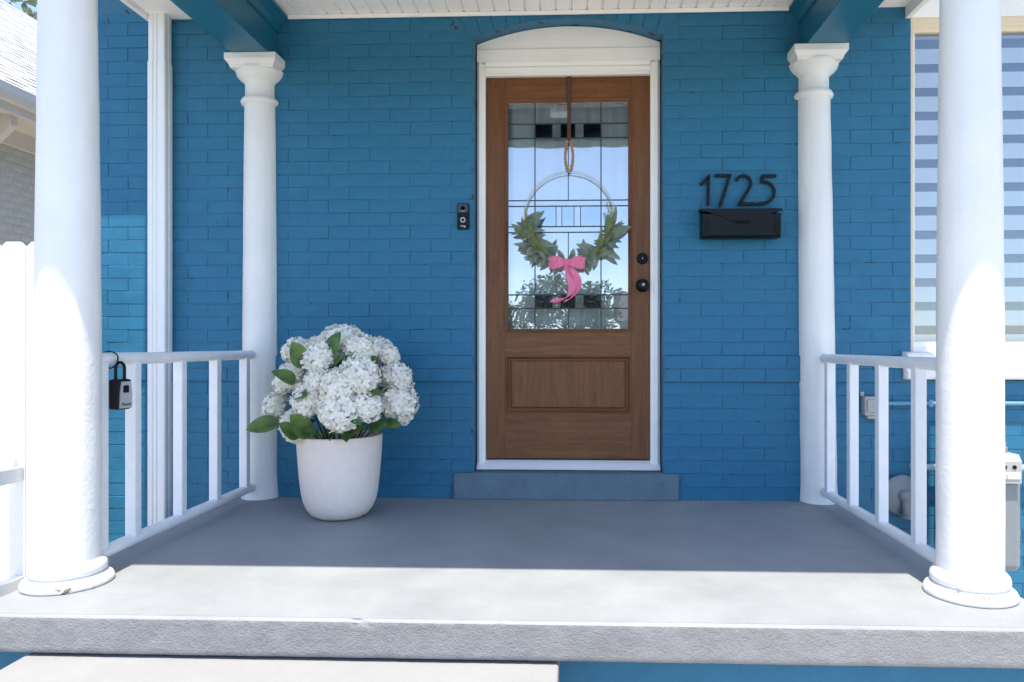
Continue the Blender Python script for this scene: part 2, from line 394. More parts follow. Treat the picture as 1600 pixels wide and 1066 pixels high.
MB().extrude([(-.60, 3.07), (-.595, 3.24), (-.56, 3.24), (-.56, 3.10), (-.0, 3.10), (-.0, 3.07)], 'x', -.30, HX1 + .3).build('eave', 'white_trim', house)

# ------------------------------------------------------------------ porch
PX0, PX1, PYF = -1.905, 1.475, -1.735
porch = thing('porch', (-.2, -1, GZ), 'grey floored open porch with blue beams and white board ceiling', 'porch')
MB().box(PX0 + .03, PX1 - .03, PYF + .09, -.001, GZ, -.112).build('base_wall', 'blue_paint', porch)
# slab with a rough, softly rounded nosing on its three free sides
def slab():
    m = MB(); prof = [(.012, 0), (.016, -.0008), (.021, -.003), (.0242, -.008), (.025, -.015), (.025, -.022), (.025, -.028)] + [(.025, -.028 - .0117 * k) for k in range(1, 8)] + [(.022, -.116), (.0, -.117)]
    x0, x1, y0 = PX0 + .025, PX1 - .025, PYF + .025
    path = []
    n1, n2 = 110, 300
    for i in range(n1): path.append((x0, -.002 + (y0 + .002) * i / n1, -1, 0))
    for i in range(n2 + 1):
        nx, ny = 0, -1
        if i == 0: nx, ny = -.8, -.8
        if i == n2: nx, ny = .8, -.8
        path.append((x0 + (x1 - x0) * i / n2, y0, nx, ny))
    for i in range(1, n1 + 1): path.append((x1, y0 + (-.002 - y0) * i / n1, 1, 0))
    vs = []; k = len(prof)
    for (x, y, nx, ny) in path:
        for j, (o, z) in enumerate(prof):
            d = 0
            if j > 0:
                P = Vector((x * 1.0, y, z)); d = .0012 * noise.noise(P * 9) + .0011 * noise.noise(P * 38) + .0014 * noise.noise(P * 95)
                chip = noise.noise(Vector((x * 5.3, y * 5.3, 3.1)))
                if j < 5 and chip > .52: d -= (chip - .52) * .05 * random.random()
            vs.append((x + nx * (o + d), y + ny * (o + d), z + (d * .6 if 0 < j < 4 else 0)))
    fs = []
    for i in range(len(path) - 1):
        for j in range(k - 1): fs.append((i * k + j, (i + 1) * k + j, (i + 1) * k + j + 1, i * k + j + 1))
    up = [f for q, f in enumerate(fs) if q % (k - 1) < 3]; lo = [f for q, f in enumerate(fs) if q % (k - 1) >= 3]
    return MB().add(vs, up, True), m.add(vs, lo, True), x0, x1, y0
mbu, mb, sx0, sx1, sy0 = slab()
mbu.build('slab_nosing', 'floor_paint', porch); mb.build('slab_face', 'slab_edge', porch)
MB().box(sx0 - .0125, sx1 + .0125, sy0 - .0125, -.001, -.105, .0008).build('floor_slab', 'floor_paint', porch)
BZ, CZ = 2.385, 2.635
BL0, BL1, BR0, BR1 = -1.83, -1.63, 1.19, 1.39
for (a, b) in ((BL0, BL1), (BR0, BR1)):
    MB().box(a, b, -1.55, -.006, BZ, 2.80, .004).build('side_beam', 'blue_wood', porch)
MB().box(BL1 + .002, BR0 - .002, -1.54, -1.34, BZ + .003, 2.80, .004).build('front_beam', 'blue_wood', porch)
# cove between beam and ceiling
cove = [(0, 0), (0, -.085), (.012, -.082), (.02, -.05), (.045, -.02), (.06, -.012), (.06, 0)]
MB().extrude([(BL1 + .001 + x, CZ - .012 + z) for x, z in cove], 'y', -1.338, -.007).build('cove', 'blue_wood', porch)
MB().extrude([(BR0 - .001 - x, CZ - .012 + z) for x, z in cove], 'y', -1.338, -.007).build('cove', 'blue_wood', porch)
cl = MB().box(BL1, BR0, -1.34, -.002, CZ + .006, CZ + .03).build('ceiling', 'ceiling_white', porch)
bw = .083; x = BL1 + .03; bmsh = None
while x < BR0 - .03:
    w = min(bw, BR0 - .03 - x)
    m = MB().extrude([(-w / 2 + .001, 0), (-w / 2 + .005, -.008), (w / 2 - .012, -.008), (w / 2 - .009, -.004), (w / 2 - .006, -.008), (w / 2 - .004, -.008), (w / 2 - .001, 0)], 'y', -1.339, -.003).mesh('ceiling_board', 'ceiling_white')
    link('ceiling_board', m, cl, (x + w / 2, 0, CZ + .0055 + random.uniform(-.0006, .0006))); x += bw
MB().box(BL1 + .06, BR0 - .06, -.020, -.0075, CZ - .026, CZ - .004, .003).build('ceiling_trim', 'ceiling_white', porch)
RX0, RX1 = -2.34, 1.86
for (a, b) in ((RX0 + .03, BL0), (BR1, RX1 - .03)):
    MB().box(a, b, -1.93, -.004, 2.622, 2.65).build('soffit', 'ceiling_white', porch)
MB().box(BL0, BR1, -1.93, -1.55, 2.622, 2.65).build('soffit', 'ceiling_white', porch)
MB().box(RX0, RX0 + .03, -1.96, -.004, 2.60, 2.80, .003).build('fascia', 'white_trim', porch)
MB().box(RX1 - .12, RX1 - .09, -1.96, -.004, 2.56, 2.80, .003).build('fascia', 'white_trim', porch)
MB().box(RX1 - .09, RX1 + .02, -1.96, -.02, 2.66, 2.80, .01).build('gutter', 'white_metal', porch)
MB().box(RX0, RX1 + .02, -1.99, -1.93, 2.66, 2.80, .006).build('gutter', 'white_metal', porch)
MB().extrude([(-2.0, 2.80), (-.01, 3.04), (-.01, 2.86), (-.3, 2.81)], 'x', RX0 - .02, RX1 + .03).build('porch_roof', 'roof_grey', porch)
# ceiling lamp
lamp = thing('ceiling_lamp', (-.12, -1.13, CZ - .12), 'small square white flush lamp on porch ceiling mirrored in door glass', 'lamp')
MB().box(-.20, -.04, -1.21, -1.05, CZ - .02, CZ - .002, .004).build('lamp_plate', 'black_metal', lamp)
MB().box(-.19, -.05, -1.20, -1.06, CZ - .12, CZ - .0205, .006).build('lamp_shade', 'white_paint', lamp)

# steps in front
st = thing('porch_steps', (-.9, -2.2, GZ), 'pale concrete steps leading up to the porch slab', 'steps')
for i, (y0, z1) in enumerate(((-2.05, -.128), (-2.40, -.31), (-2.72, -.465))):
    MB().box(-1.705, -.052, y0, (-1.647, -2.051, -2.401)[i], GZ, z1, .008).build('step', 'step_concrete', st)

# ------------------------------------------------------------------ columns
def column(x, y, r0, r1, base, label, lean=0., flare=0.):
    c = thing('porch_column', (x, y, 0), label, 'column', 'white porch columns')
    top = BZ - .002; prof = []
    zs = .085 if base else .002
    n = 44
    for i in range(n + 1):
        t = i / n; z = zs + (2.16 - zs) * t
        r = r0 + (r1 - r0) * (max(0, t - .25) / .75) ** 1.5
        if flare: r += flare * max(0, 1 - z / .10)
        prof.append((r, z))
    sh = MB(); sh.lathe(prof, (0, 0, 0), 56, wob=.0016)
    sh.v = [(vx + x + lean * (1 - vz / 2.3), vy + y, vz) for vx, vy, vz in sh.v]
    sh.build('shaft', 'white_column', c)
    if base:
        b = MB().lathe([(.100, .001), (.136, .001), (.141, .005), (.141, .014), (.135, .026), (.124, .034), (.112, .038), (.1095, .042)], (x, y, 0), 56, wob=.002)
        b.build('plinth_ring', 'white_chipped', c)
        MB().lathe([(.105, .042), (.114, .043), (.119, .048), (.120, .058), (.117, .071), (.109, .081), (.101, .088)], (x, y, 0), 56, wob=.0015).build('upper_ring', 'white_column', c)
    k = r1
    MB().lathe([(k + .0, 2.135), (k + .014, 2.14), (k + .019, 2.155), (k + .012, 2.17), (k + .001, 2.178), (k - .004, 2.185), (k - .004, 2.25),
                (k + .004, 2.262), (k + .022, 2.275), (k + .038, 2.295), (k + .046, 2.32)], (x, y, 0), 48).build('capital', 'white_paint', c)
    a = k + .050; ab = MB()
    secs = [(a - .018, 2.312), (a - .012, 2.33), (a, 2.345), (a + .004, 2.352), (a + .004, top)]
    y_hi = .0 if not base else None
    vs = []
    for s, z in secs:
        yb = y + s if base else -.004
        vs += [(x - s, y - s, z), (x + s, y - s, z), (x + s, yb, z), (x - s, yb, z)]
    fs = [(3, 2, 1, 0), (16, 17, 18, 19)]
    for i in range(4):
        for q in range(4): fs.append((i * 4 + q, i * 4 + (q + 1) % 4, i * 4 + 4 + (q + 1) % 4, i * 4 + 4 + q))
    ab.add(vs, fs).build('abacus', 'white_paint', c)
    return c
column(-1.773, -1.437, .1005, .086, True, 'tall white front column by the railing with hanging key box')
column(1.312, -1.437, .1005, .086, True, 'tall white front column beside the striped window and gas meter')
column(-1.727, .004, .094, .084, False, 'white round column against blue wall beside the flower pot', flare=.008)
column(1.262, .004, .094, .084, False, 'white round column against blue wall beside the black mailbox', lean=.028, flare=.006)

# ------------------------------------------------------------------ railings
def railing(x, label, ys, ylo, yhi, zt):
    r = thing('porch_railing', (x, -.75, 0), label, 'railing', 'porch side railings')
    for nm, z in (('top_rail', zt), ('bottom_rail', .071)):
        pth = []; n = 22
        for i in range(n + 1):
            y = ylo + (yhi - ylo) * i / n
            pth.append((x + .0016 * noise.noise(Vector((y * 3, z, x))), y, z + .0016 * noise.noise(Vector((y * 3, z + 5, x)))))
        rs = [.0235] * (n + 1); rs[-1] = .019; pth[-1] = (pth[-1][0], yhi - .003, pth[-1][2]); pth[-2] = (pth[-2][0], yhi - .012, pth[-2][2])
        MB().tube(pth, rs, 16).build(nm, 'rail_paint', r)
    for y in ys:
        MB().box(x - .021, x + .021, y - .021, y + .021, .085, zt - .012, .004).build('baluster', 'rail_paint', r)
    return r
YS = (-1.325, -1.125, -.79, -.48, -.17)
railing(-1.736, 'white tube railing between the columns on the fence side', YS, -1.36, -.075, .780)
railing(1.288, 'white tube railing between the columns on the gas meter side', (-1.13, -.80, -.48, -.175), -1.345, -.085, .764)

# ------------------------------------------------------------------ door step, frame, door
mb = MB(); bm = bmesh.new(); bmesh.ops.create_cube(bm, size=1)
for v in bm.verts: v.co = (-.0555 + v.co.x * 1.207, .028 + v.co.y * .120, .0725 + v.co.z * .143)
bmesh.ops.bevel(bm, geom=list(bm.edges), offset=.006, segments=2, affect='EDGES')
tag(mb.bm(bm).build('door_step', 'door_step'), 'rough blue grey step under the wooden front door', 'step')

FY = .085                                    # face of the door frame
fr = thing('door_frame', (DC, .1, .145), 'white frame with arched head panel round the front door', 'door frame')
fx0, fx1 = DX0 + .006, DX1 - .006
for s, (a, b) in ((-1, (fx0, -.502)), (1, (.409, fx1))):
    jm = MB(); w = b - a
    pts = [(a, FY + .004), (a + w * .28, FY - .008), (a + w * .62, FY - .004), (a + w * .66, FY + .006), (b, FY + .008), (b, .20), (a, .20)]
    if s > 0: pts = [(a + b - u, v) for u, v in pts][::-1]
    jm.extrude(pts, 'z', .150, 2.39).build('jamb', 'white_trim', fr)
MB().extrude([(FY - .006, 2.393), (FY + .002, 2.375), (FY - .003, 2.362), (FY + .004, 2.345), (FY + .012, 2.340), (FY + .012, 2.324), (.20, 2.324), (.20, 2.393)], 'x', -.5019, .4089).build('head', 'white_trim', fr)
p0 = 2.3945
RI = AR - .004
AH2 = math.asin((.5105 - .006) / RI)
ap = [(fx0, p0), (fx1, p0)] + [arcpt(RI, AH2 - 2 * AH2 * i / 24) for i in range(25)]
apn = MB().prism(ap, FY + .002, .20).build('arch_panel', 'white_trim', fr)
MB().box(fx0 + .0, fx1 - .0, FY - .006, FY + .0015, p0, 2.466, .003).build('panel_board', 'white_trim', apn)
th = MB().extrude([(.052, .150), (.050, .160), (.085, .180), (.118, .192), (.20, .192), (.20, .150)], 'x', fx0 + .002, fx1 - .002)
th.build('threshold', 'white_metal', fr)

DY = .122
door = thing('front_door', (DC, .145, .2), 'brown stained wooden front door with leaded glass panel', 'door')
dx0, dx1, dz0, dz1 = -.5005, .4075, .2015, 2.322
gx0, gx1, gz0, gz1 = -.379, .291, .922, 2.184
qx0, qx1, qz0, qz1 = -.392, .302, .455, .772
DT = .045
def plank(name, x0, x1, z0, z1, m): return MB().box(x0, x1, DY, DY + DT, z0, z1, .0012).build(name, m, door)
plank('stile', dx0, gx0 - .017, dz0, dz1, 'wood_upright'); plank('stile', gx1 + .017, dx1, dz0, dz1, 'wood_upright')
plank('top_rail', gx0 - .0168, gx1 + .0168, gz1 + .017, dz1, 'wood_level')
plank('lock_rail', gx0 - .0168, gx1 + .0168, qz1 + .0, gz0 - .017, 'wood_level')
plank('bottom_rail', gx0 - .0168, gx1 + .0168, dz0, qz0, 'wood_level')
def moulding(x0, x1, z0, z1, prof, name, m, parent):
    """prof: (inset, y) from the outer edge inwards, mitred round a rectangle"""
    k = len(prof); vs = []; fs = []
    for (sx, sz) in ((0, 0), (1, 0), (1, 1), (0, 1)):
        for o, y in prof: vs.append((x0 + o if sx == 0 else x1 - o, y, z0 + o if sz == 0 else z1 - o))
    for c in range(4):
        d = (c + 1) % 4
        for j in range(k - 1): fs.append((c * k + j, d * k + j, d * k + j + 1, c * k + j + 1))
    return MB().add(vs, fs).build(name, m, parent)
moulding(gx0 - .018, gx1 + .018, gz0 - .018, gz1 + .018, [(0, DY + .01), (0, DY - .006), (.004, DY - .009), (.009, DY - .007), (.013, DY + .002), (.018, DY + .004), (.0185, DY + .03)], 'glass_bead', 'wood_level', door)
# raised panel
pq = MB().box(gx0 - .0168, qx0, DY, DY + DT, qz0 + .0003, qz1 - .0003).build('stile', 'wood_upright', door)
pq = MB().box(qx1, gx1 + .0168, DY, DY + DT, qz0 + .0003, qz1 - .0003).build('stile', 'wood_upright', door)
moulding(qx0, qx1, qz0, qz1, [(0, DY + .004), (0, DY - .003), (.005, DY - .005), (.010, DY + .001), (.016, DY + .013), (.022, DY + .014)], 'panel_moulding', 'wood_level', door)
moulding(qx0 + .020, qx1 - .020, qz0 + .020, qz1 - .020, [(0, DY + .014), (.006, DY + .012), (.012, DY + .004), (.016, DY + .003)], 'panel_moulding', 'wood_level', door)
MB().box(qx0 + .034, qx1 - .034, DY + .0032, DY + DT - .002, qz0 + .034, qz1 - .034).build('raised_panel', 'wood_upright', door)
MB().box(qx0 + .001, qx1 - .001, DY + .016, DY + DT - .004, qz0 + .001, qz1 - .001).build('panel_back', 'wood_upright', door)
# leaded glass
GY = DY + .012
xa, xb, xc = -.229, .139, -.043
h = [gz0 + .001, 1.037, 1.112, 1.461, 1.493, 1.607, 1.639, 1.987, 2.066, gz1 - .001]
panes = []
def row(z0, z1, xs, mats):
    for i in range(len(xs) - 1): panes.append((xs[i], xs[i + 1], z0, z1, mats[i]))
L0, L1 = gx0 + .001, gx1 - .001
C = 'clear_glass'; B = 'blue_glass'; K = 'dark_glass'
row(h[0], h[1], (L0, xa, xc, xb, L1), (C,) * 4)
row(h[1], h[2], (L0, xa, -.132, -.086, -.005, .042, xb, L1), (C, K, C, K, C, K, C))
row(h[2], h[3], (L0, xa, xc, xb, L1), (C,) * 4)
row(h[3], h[4], (L0, xa, xb, L1), (C,) * 3)
row(h[4], h[5], (L0, xa, -.111, -.079, -.011, .025, xb, L1), (C, B, C, B, C, B, C))
row(h[5], h[6], (L0, xa, xb, L1), (C,) * 3)
row(h[6], h[7], (L0, xa, xc, xb, L1), (C,) * 4)
row(h[7], h[8], (L0, xa, -.132, -.086, -.005, .042, xb, L1), (C, K, C, K, C, K, C))
row(h[8], h[9], (L0, xa, xc, xb, L1), (C,) * 4)
for (a, b, c_, d_, mm) in panes:
    o = MB().box(-(b - a) / 2 + .0012, (b - a) / 2 - .0012, -.002, .002, -(d_ - c_) / 2 + .0012, (d_ - c_) / 2 - .0012).build('pane', mm, door)
    o.location = ((a + b) / 2, GY, (c_ + d_) / 2); o.rotation_euler = (R(random.uniform(-.12, .12)), 0, R(random.uniform(-.12, .12)))
def came(x0, x1, z0, z1, off): MB().box(x0, x1, GY - .0036 - off, GY + .0036 + off, z0, z1, .0012).build('lead_came', 'lead', door)
for z in h[1:-1]: came(L0, L1, z - .0032, z + .0032, 0)
for x in (xa, xb): came(x - .0032, x + .0032, h[0], h[9], .0006)
for (z0, z1) in ((h[0], h[1]), (h[2], h[3]), (h[6], h[7]), (h[8], h[9])): came(xc - .0025, xc + .0025, z0 + .003, z1 - .003, .0003)
for (z0, z1, xs) in ((h[1], h[2], (-.132, -.086, -.005, .042)), (h[4], h[5], (-.111, -.079, -.011, .025)), (h[7], h[8], (-.132, -.086, -.005, .042))):
    for x in xs: came(x - .002, x + .002, z0 + .003, z1 - .003, .0003)
# lock and knob
db = MB().lathe([(.030, DY), (.031, DY - .004), (.030, DY - .012), (.026, DY - .016), (.019, DY - .0165)], (.367, 0, 1.311), 32, 'y').build('deadbolt', 'black_metal', door)
MB().lathe([(.018, DY - .016), (.018, DY - .021), (.012, DY - .022)], (.367, 0, 1.311), 24, 'y').build('lock_cylinder', 'black_metal', db)
MB().box(.3655, .3685, DY - .0228, DY - .0218, 1.305, 1.317).build('keyhole', 'grey_plate', db)
kb = MB().lathe([(.036, DY), (.037, DY - .004), (.034, DY - .010), (.016, DY - .014), (.013, DY - .03), (.020, DY - .036), (.029, DY - .045), (.031, DY - .056), (.027, DY - .064), (.012, DY - .067)], (.367, 0, 1.162), 36, 'y').build('door_knob', 'black_metal', door)
MB().lathe([(.008, DY - .066), (.008, DY - .069), (.005, DY - .0695)], (.367, 0, 1.162), 16, 'y').build('keyhole', 'grey_plate', kb)

# curtain behind the glass
def curtain_mesh(x0, x1, z0, z1, y, amp, folds):
    vs = []; fs = []; nx = 120; nz = 10
    for j in range(nz + 1):
        for i in range(nx + 1):
            u = i / nx; v = j / nz
            vs.append((x0 + (x1 - x0) * u, y + amp * math.sin(u * folds * 6.283 + .5 * math.sin(u * 17)) * (.7 + .3 * math.sin(u * 31)) + .006 * math.sin(v * 4 + u * 9), z0 + (z1 - z0) * v))
    for j in range(nz):
        for i in range(nx): fs.append((j * (nx + 1) + i, j * (nx + 1) + i + 1, (j + 1) * (nx + 1) + i + 1, (j + 1) * (nx + 1) + i))
    return MB().add(vs, fs, True)
ct = thing('door_curtain', (DC, .21, .9), 'white folded sheer curtain behind the glass of the front door', 'curtain')
co = curtain_mesh(-.42, .33, .86, 2.20, .205, .014, 7).build('fabric', 'curtain', ct)
MB().tube([(-.45, .205, 2.21), (.36, .205, 2.21)], .008, 10).build('rod', 'white_metal', ct)
for sx in (-.45, .36): MB().box(sx - .01, sx + .01, DY + DT, .215, 2.20, 2.222).build('rod_bracket', 'white_metal', ct)

# ------------------------------------------------------------------ wreath and hanger
WY = .085; WC = (-.0375, 1.540); WR = .2485
hg = thing('wreath_hanger', (-.0385, WY, 1.80), 'dark brown leather strap with wooden bead loop hanging over door', 'hanger')
MB().add([(-.0385 + sx * (.0125 - .003 * t), DY - .004 - .022 * t + sy * .001, 2.330 - .37 * t) for t in (0, .3, .6, 1) for sx, sy in ((-1, -1), (1, -1), (1, 1), (-1, 1))],
         [(i * 4 + q, i * 4 + (q + 1) % 4, i * 4 + 4 + (q + 1) % 4, i * 4 + 4 + q) for i in range(3) for q in range(4)] + [(3, 2, 1, 0), (12, 13, 14, 15)]).build('strap', 'leather', hg)
bd = MB()
for s in (-1, 1):
    for i in range(11):
        t = i / 10; w = .0195 * math.sin(math.pi * (t * .93 + .07)) ** .6 + .002
        bd.sphere((-.0385 + s * w, WY + .008, 1.955 - .158 * t), .0082, 10, 7)
bd.build('bead_loop', 'wood_bead', hg)
MB().sphere((-.0385, WY + .010, 1.962), .010, 10, 7).build('knot', 'leather', hg)

wr = thing('door_wreath', (WC[0], WY, WC[1] - WR), 'thin gold hoop wreath with sage leaves and pink bow', 'wreath')
for (rr, yy) in ((WR, WY), (WR - .006, WY + .016)):  # the second, smaller ring models the first one's reflection in the glass
    MB().tube([(WC[0] + rr * math.sin(2 * math.pi * i / 72), yy, WC[1] + rr * math.cos(2 * math.pi * i / 72)) for i in range(73)], .0016, 8).build('hoop', 'gold', wr)
def leaf_mesh(L, W, bend, fold, name, m, n=6, tipw=.55):
    vs = []; fs = []
    for i in range(n + 1):
        t = i / n; w = W * math.sin(math.pi * min(1, t ** tipw)) ** .65 * .5 if 0 < t < 1 else W * (.06 if t == 0 else .01)
        z = -bend * L * t * t
        vs += [(-w, L * t, z + fold * w), (0, L * t, z), (w, L * t, z + fold * w)]
    for i in range(n):
        for k in range(2): fs.append((i * 3 + k, i * 3 + k + 1, i * 3 + 4 + k, i * 3 + 3 + k))
    mb = MB().add(vs, fs, True)
    return mb.mesh(name, m)
SAGE = [leaf_mesh(.100 + .008 * i, .044 + .005 * (i % 3), b, .35, 'leaf', 'sage_leaf', 7, .8) for i, b in enumerate((.1, .25, -.15, .35, .05, -.3))]
def orient(d, nrm):
    y = d.normalized(); z = (nrm - y * nrm.dot(y)).normalized(); x = y.cross(z)
    return Matrix((x, y, z)).transposed().to_euler()
rn = random.Random(5)
def wreath_leaves(a0, a1, n, sgn):
    for i in range(n):
        t = (i + rn.random() * .8) / n; a = R(a0 + (a1 - a0) * t)
        p = Vector((WC[0] + WR * math.cos(a), WY - rn.uniform(.0, .03), WC[1] + WR * math.sin(a)))
        tang = Vector((-math.sin(a), 0, math.cos(a))) * sgn
        rad = Vector((math.cos(a), 0, math.sin(a)))
        d = tang * rn.uniform(-.75, 1.0) + rad * rn.uniform(-1, 1) + Vector((0, rn.uniform(-.8, .05), 0)) + Vector((0, 0, -.1))
        o = link('leaf', rn.choice(SAGE), wr, p, orient(d, Vector((rn.uniform(-.6, .6), -1, rn.uniform(-.6, .6)))))
        s = rn.choice((.55, .7, .8, .95, 1.12)); o.scale = (s * rn.uniform(.65, 1.0), s, s)
wreath_leaves(248, 186, 44, -1); wreath_leaves(292, 350, 44, 1)
for (px, pz, ax, az) in ((-.07, 1.285, -.35, .9), (-.03, 1.285, .25, 1), (-.10, 1.30, -.3, -1), (.04, 1.30, .45, -1)):
    link('leaf', SAGE[0], wr, (px, WY - .01, pz), orient(Vector((ax, -.2, az)), Vector((.3, -1, .2)))).scale = (.8, .8, .8)
def sprig():
    m = MB(); m.tube([(0, .09 * i / 5, .006 * math.sin(i)) for i in range(6)], .0012, 5)
    for i in range(34):
        t = (i + 1) / 34; a = i * 2.4; y = .02 + .075 * t; l = .013
        c, s = math.cos(a), math.sin(a)
        m.add([(0, y, 0), (c * l * .5 - s * .0035, y + .004, s * l * .5 + c * .0035), (c * l, y + .007, s * l), (c * l * .5 + s * .0035, y + .004, s * l * .5 - c * .0035)], [(0, 1, 2, 3)])
    return m.mesh('sprig', 'sprig_leaf')
SPR_ = sprig()
for side, angs in ((-1, (244, 238, 230, 222, 214, 206, 198)), (1, (296, 304, 312, 320, 328, 334, 341, 346))):
    for a in angs:
        a = R(a + rn.uniform(-3, 3)); p = (WC[0] + (WR + rn.uniform(-.02, .02)) * math.cos(a), WY - .075, WC[1] + WR * math.sin(a))
        tang = Vector((-math.sin(a), 0, math.cos(a))) * side
        d = tang + Vector((rn.uniform(-.6, .6), rn.uniform(-.5, 0), rn.uniform(-.4, .6)))
        o = link('sprig', SPR_, wr, p, orient(d, Vector((0, -1, .2)))); s = rn.uniform(.85, 1.3); o.scale = (s, s, s)
# bow
def ribbon(path, widths, dirs, name, parent, th=.0012):
    vs = []; fs = []; n = len(path)
    for i in range(n):
        p = Vector(path[i]); w = Vector(dirs[i]).normalized() * widths[i] / 2
        t = (Vector(path[min(i + 1, n - 1)]) - Vector(path[max(0, i - 1)])).normalized(); nn = t.cross(w).normalized() * th / 2
        vs += [p - w + nn, p + w + nn, p + w - nn, p - w - nn]
    for i in range(n - 1):
        for q in range(4): fs.append((i * 4 + q, i * 4 + (q + 1) % 4, i * 4 + 4 + (q + 1) % 4, i * 4 + 4 + q))
    fs += [(3, 2, 1, 0), (n * 4 - 4, n * 4 - 3, n * 4 - 2, n * 4 - 1)]
    return MB().add(vs, fs, False).build(name, 'ribbon', parent)
BX, BY, BZ_ = -.050, WY - .045, 1.282
for s in (-1, 1):
    for (ln, dep, dz, tl) in ((.100, .030, -.004, .08), (.082, .045, .002, -.05), (.060, .055, .0, .12)):
        path = []; wd_ = []; dr = []
        n = 18
        for i in range(n + 1):
            a = math.pi * 2 * i / n
            u = (1 - math.cos(a)) / 2
            x = BX + s * ln * u ** .75; y = BY - dep * .5 * math.sin(a) - dep * .2 * u
            wv = .020 + .042 * min(1, u * 1.9)
            path.append((x, y, BZ_ + dz + .004 * math.sin(a * 3) * u)); wd_.append(wv); dr.append((s * .10 + tl * .4, .12 * math.sin(a * 2), 1))
        ribbon(path, wd_, dr, 'bow_loop', wr)
MB().sphere((BX, BY - .016, BZ_), .019, 12, 8, (.75, .7, 1.15)).build('bow_knot', 'ribbon', wr)
def sm(pts, n=26):
    out = []
    P = [Vector(p) for p in pts]; P = [P[0]] + P + [P[-1]]
    seg = len(P) - 3
    for i in range(n + 1):
        t = i / n * seg; k = min(int(t), seg - 1); f = t - k; a, b, c, d = P[k:k + 4]
        out.append(.5 * ((2 * b) + (c - a) * f + (2 * a - 5 * b + 4 * c - d) * f * f + (3 * b - a - 3 * c + d) * f ** 3))
    return out
p1 = sm([(BX - .002, BY - .018, BZ_ - .01), (BX + .008, BY - .018, 1.22), (BX + .028, BY - .012, 1.155), (BX + .018, BY - .022, 1.105), (BX - .03, BY - .012, 1.078), (BX - .085, BY - .02, 1.075)])
ribbon(p1, [.028 + .016 * math.sin(math.pi * i / 26) for i in range(27)], [(1, .5 * math.sin(i * .25), .15 + .9 * (i / 26) ** 2) for i in range(27)], 'ribbon_tail', wr)
p2 = sm([(BX + .008, BY - .012, BZ_ - .012), (BX + .035, BY - .022, 1.235), (BX + .062, BY - .012, 1.18), (BX + .055, BY - .02, 1.13), (BX + .020, BY - .008, 1.085), (BX - .012, BY - .016, 1.072)])
ribbon(p2, [.024 + .016 * math.sin(math.pi * i / 26) for i in range(27)], [(1, .6 * math.cos(i * .22), .1 + .8 * (i / 26) ** 2) for i in range(27)], 'ribbon_tail', wr)

# ------------------------------------------------------------------ numerals, mailbox, doorbell
def stroke(pts, w, y0, y1):
    P = [Vector((a, b)) for a, b in pts]; n = len(P); Lp = []; Rp = []
    for i in range(n):
        d0 = (P[i] - P[i - 1]).normalized() if i > 0 else (P[1] - P[0]).normalized()
        d1 = (P[i + 1] - P[i]).normalized() if i < n - 1 else d0
        t = (d0 + d1).normalized(); nn = Vector((-t.y, t.x)); k = w / 2 / max(.35, nn.dot(Vector((-d0.y, d0.x))))
        Lp.append(P[i] + nn * k); Rp.append(P[i] - nn * k)
    vs = [(p.x, y0, p.y) for p in Lp] + [(p.x, y0, p.y) for p in Rp] + [(p.x, y1, p.y) for p in Lp] + [(p.x, y1, p.y) for p in Rp]; fs = []
    for i in range(n - 1):
        fs += [(i, i + 1, n + i + 1, n + i), (2 * n + i, 3 * n + i, 3 * n + i + 1, 2 * n + i + 1), (i, 2 * n + i, 2 * n + i + 1, i + 1), (n + i, n + i + 1, 3 * n + i + 1, 3 * n + i)]
    fs += [(0, n, 3 * n, 2 * n), (n - 1, 3 * n - 1, 4 * n - 1, 2 * n - 1)]
    return MB().add(vs, fs)
kq = .000512
def D(x, y): return (.661 + (x - 215) * kq, 1.744 - (y - 215) * kq)
def arcz(cx, cy, rx, ry, a0, a1, n=14): return [(cx + rx * math.cos(R(a0 + (a1 - a0) * i / n)), cy - ry * math.sin(R(a0 + (a1 - a0) * i / n))) for i in range(n + 1)]
DIG = {
    '1': [[(226, 326), (300, 245), (300, 252), (296, 536)]],
    '7': [[(368, 235), (520, 235), (516, 245), (420, 552)]],
    '2': [arcz(660, 315, 76, 76, 160, -28, 16) + [(718, 375), (620, 528), (628, 530), (790, 530)]],
    '5': [[(998, 243), (858, 243), (852, 252), (848, 298)] + arcz(868, 412, 108, 108, 80, -62, 14) + [(900, 515), (860, 530), (805, 531)]],
}
for ch, lab in (('1', 'black house numeral one, a straight bar with a flag, above the mailbox'), ('7', 'black house numeral seven, flat top and slanted leg, above the mailbox'), ('2', 'black house numeral two, curved neck and flat foot, above the mailbox'), ('5', 'black house numeral five, flat top and round belly, above the mailbox')):
    pts = [D(*p) for p in DIG[ch][0]]
    m = stroke(pts, .0155, -.024, -.014)
    nu = thing('house_number', (pts[0][0], -.02, min(p[1] for p in pts)), lab, 'house number', 'house numbers')
    m.build('numeral', 'black_metal', nu)
    for p in (pts[0], pts[-1]): MB().lathe([(.003, -.015), (.003, .004)], (p[0], 0, p[1]), 8, 'y').build('standoff', 'black_metal', nu)

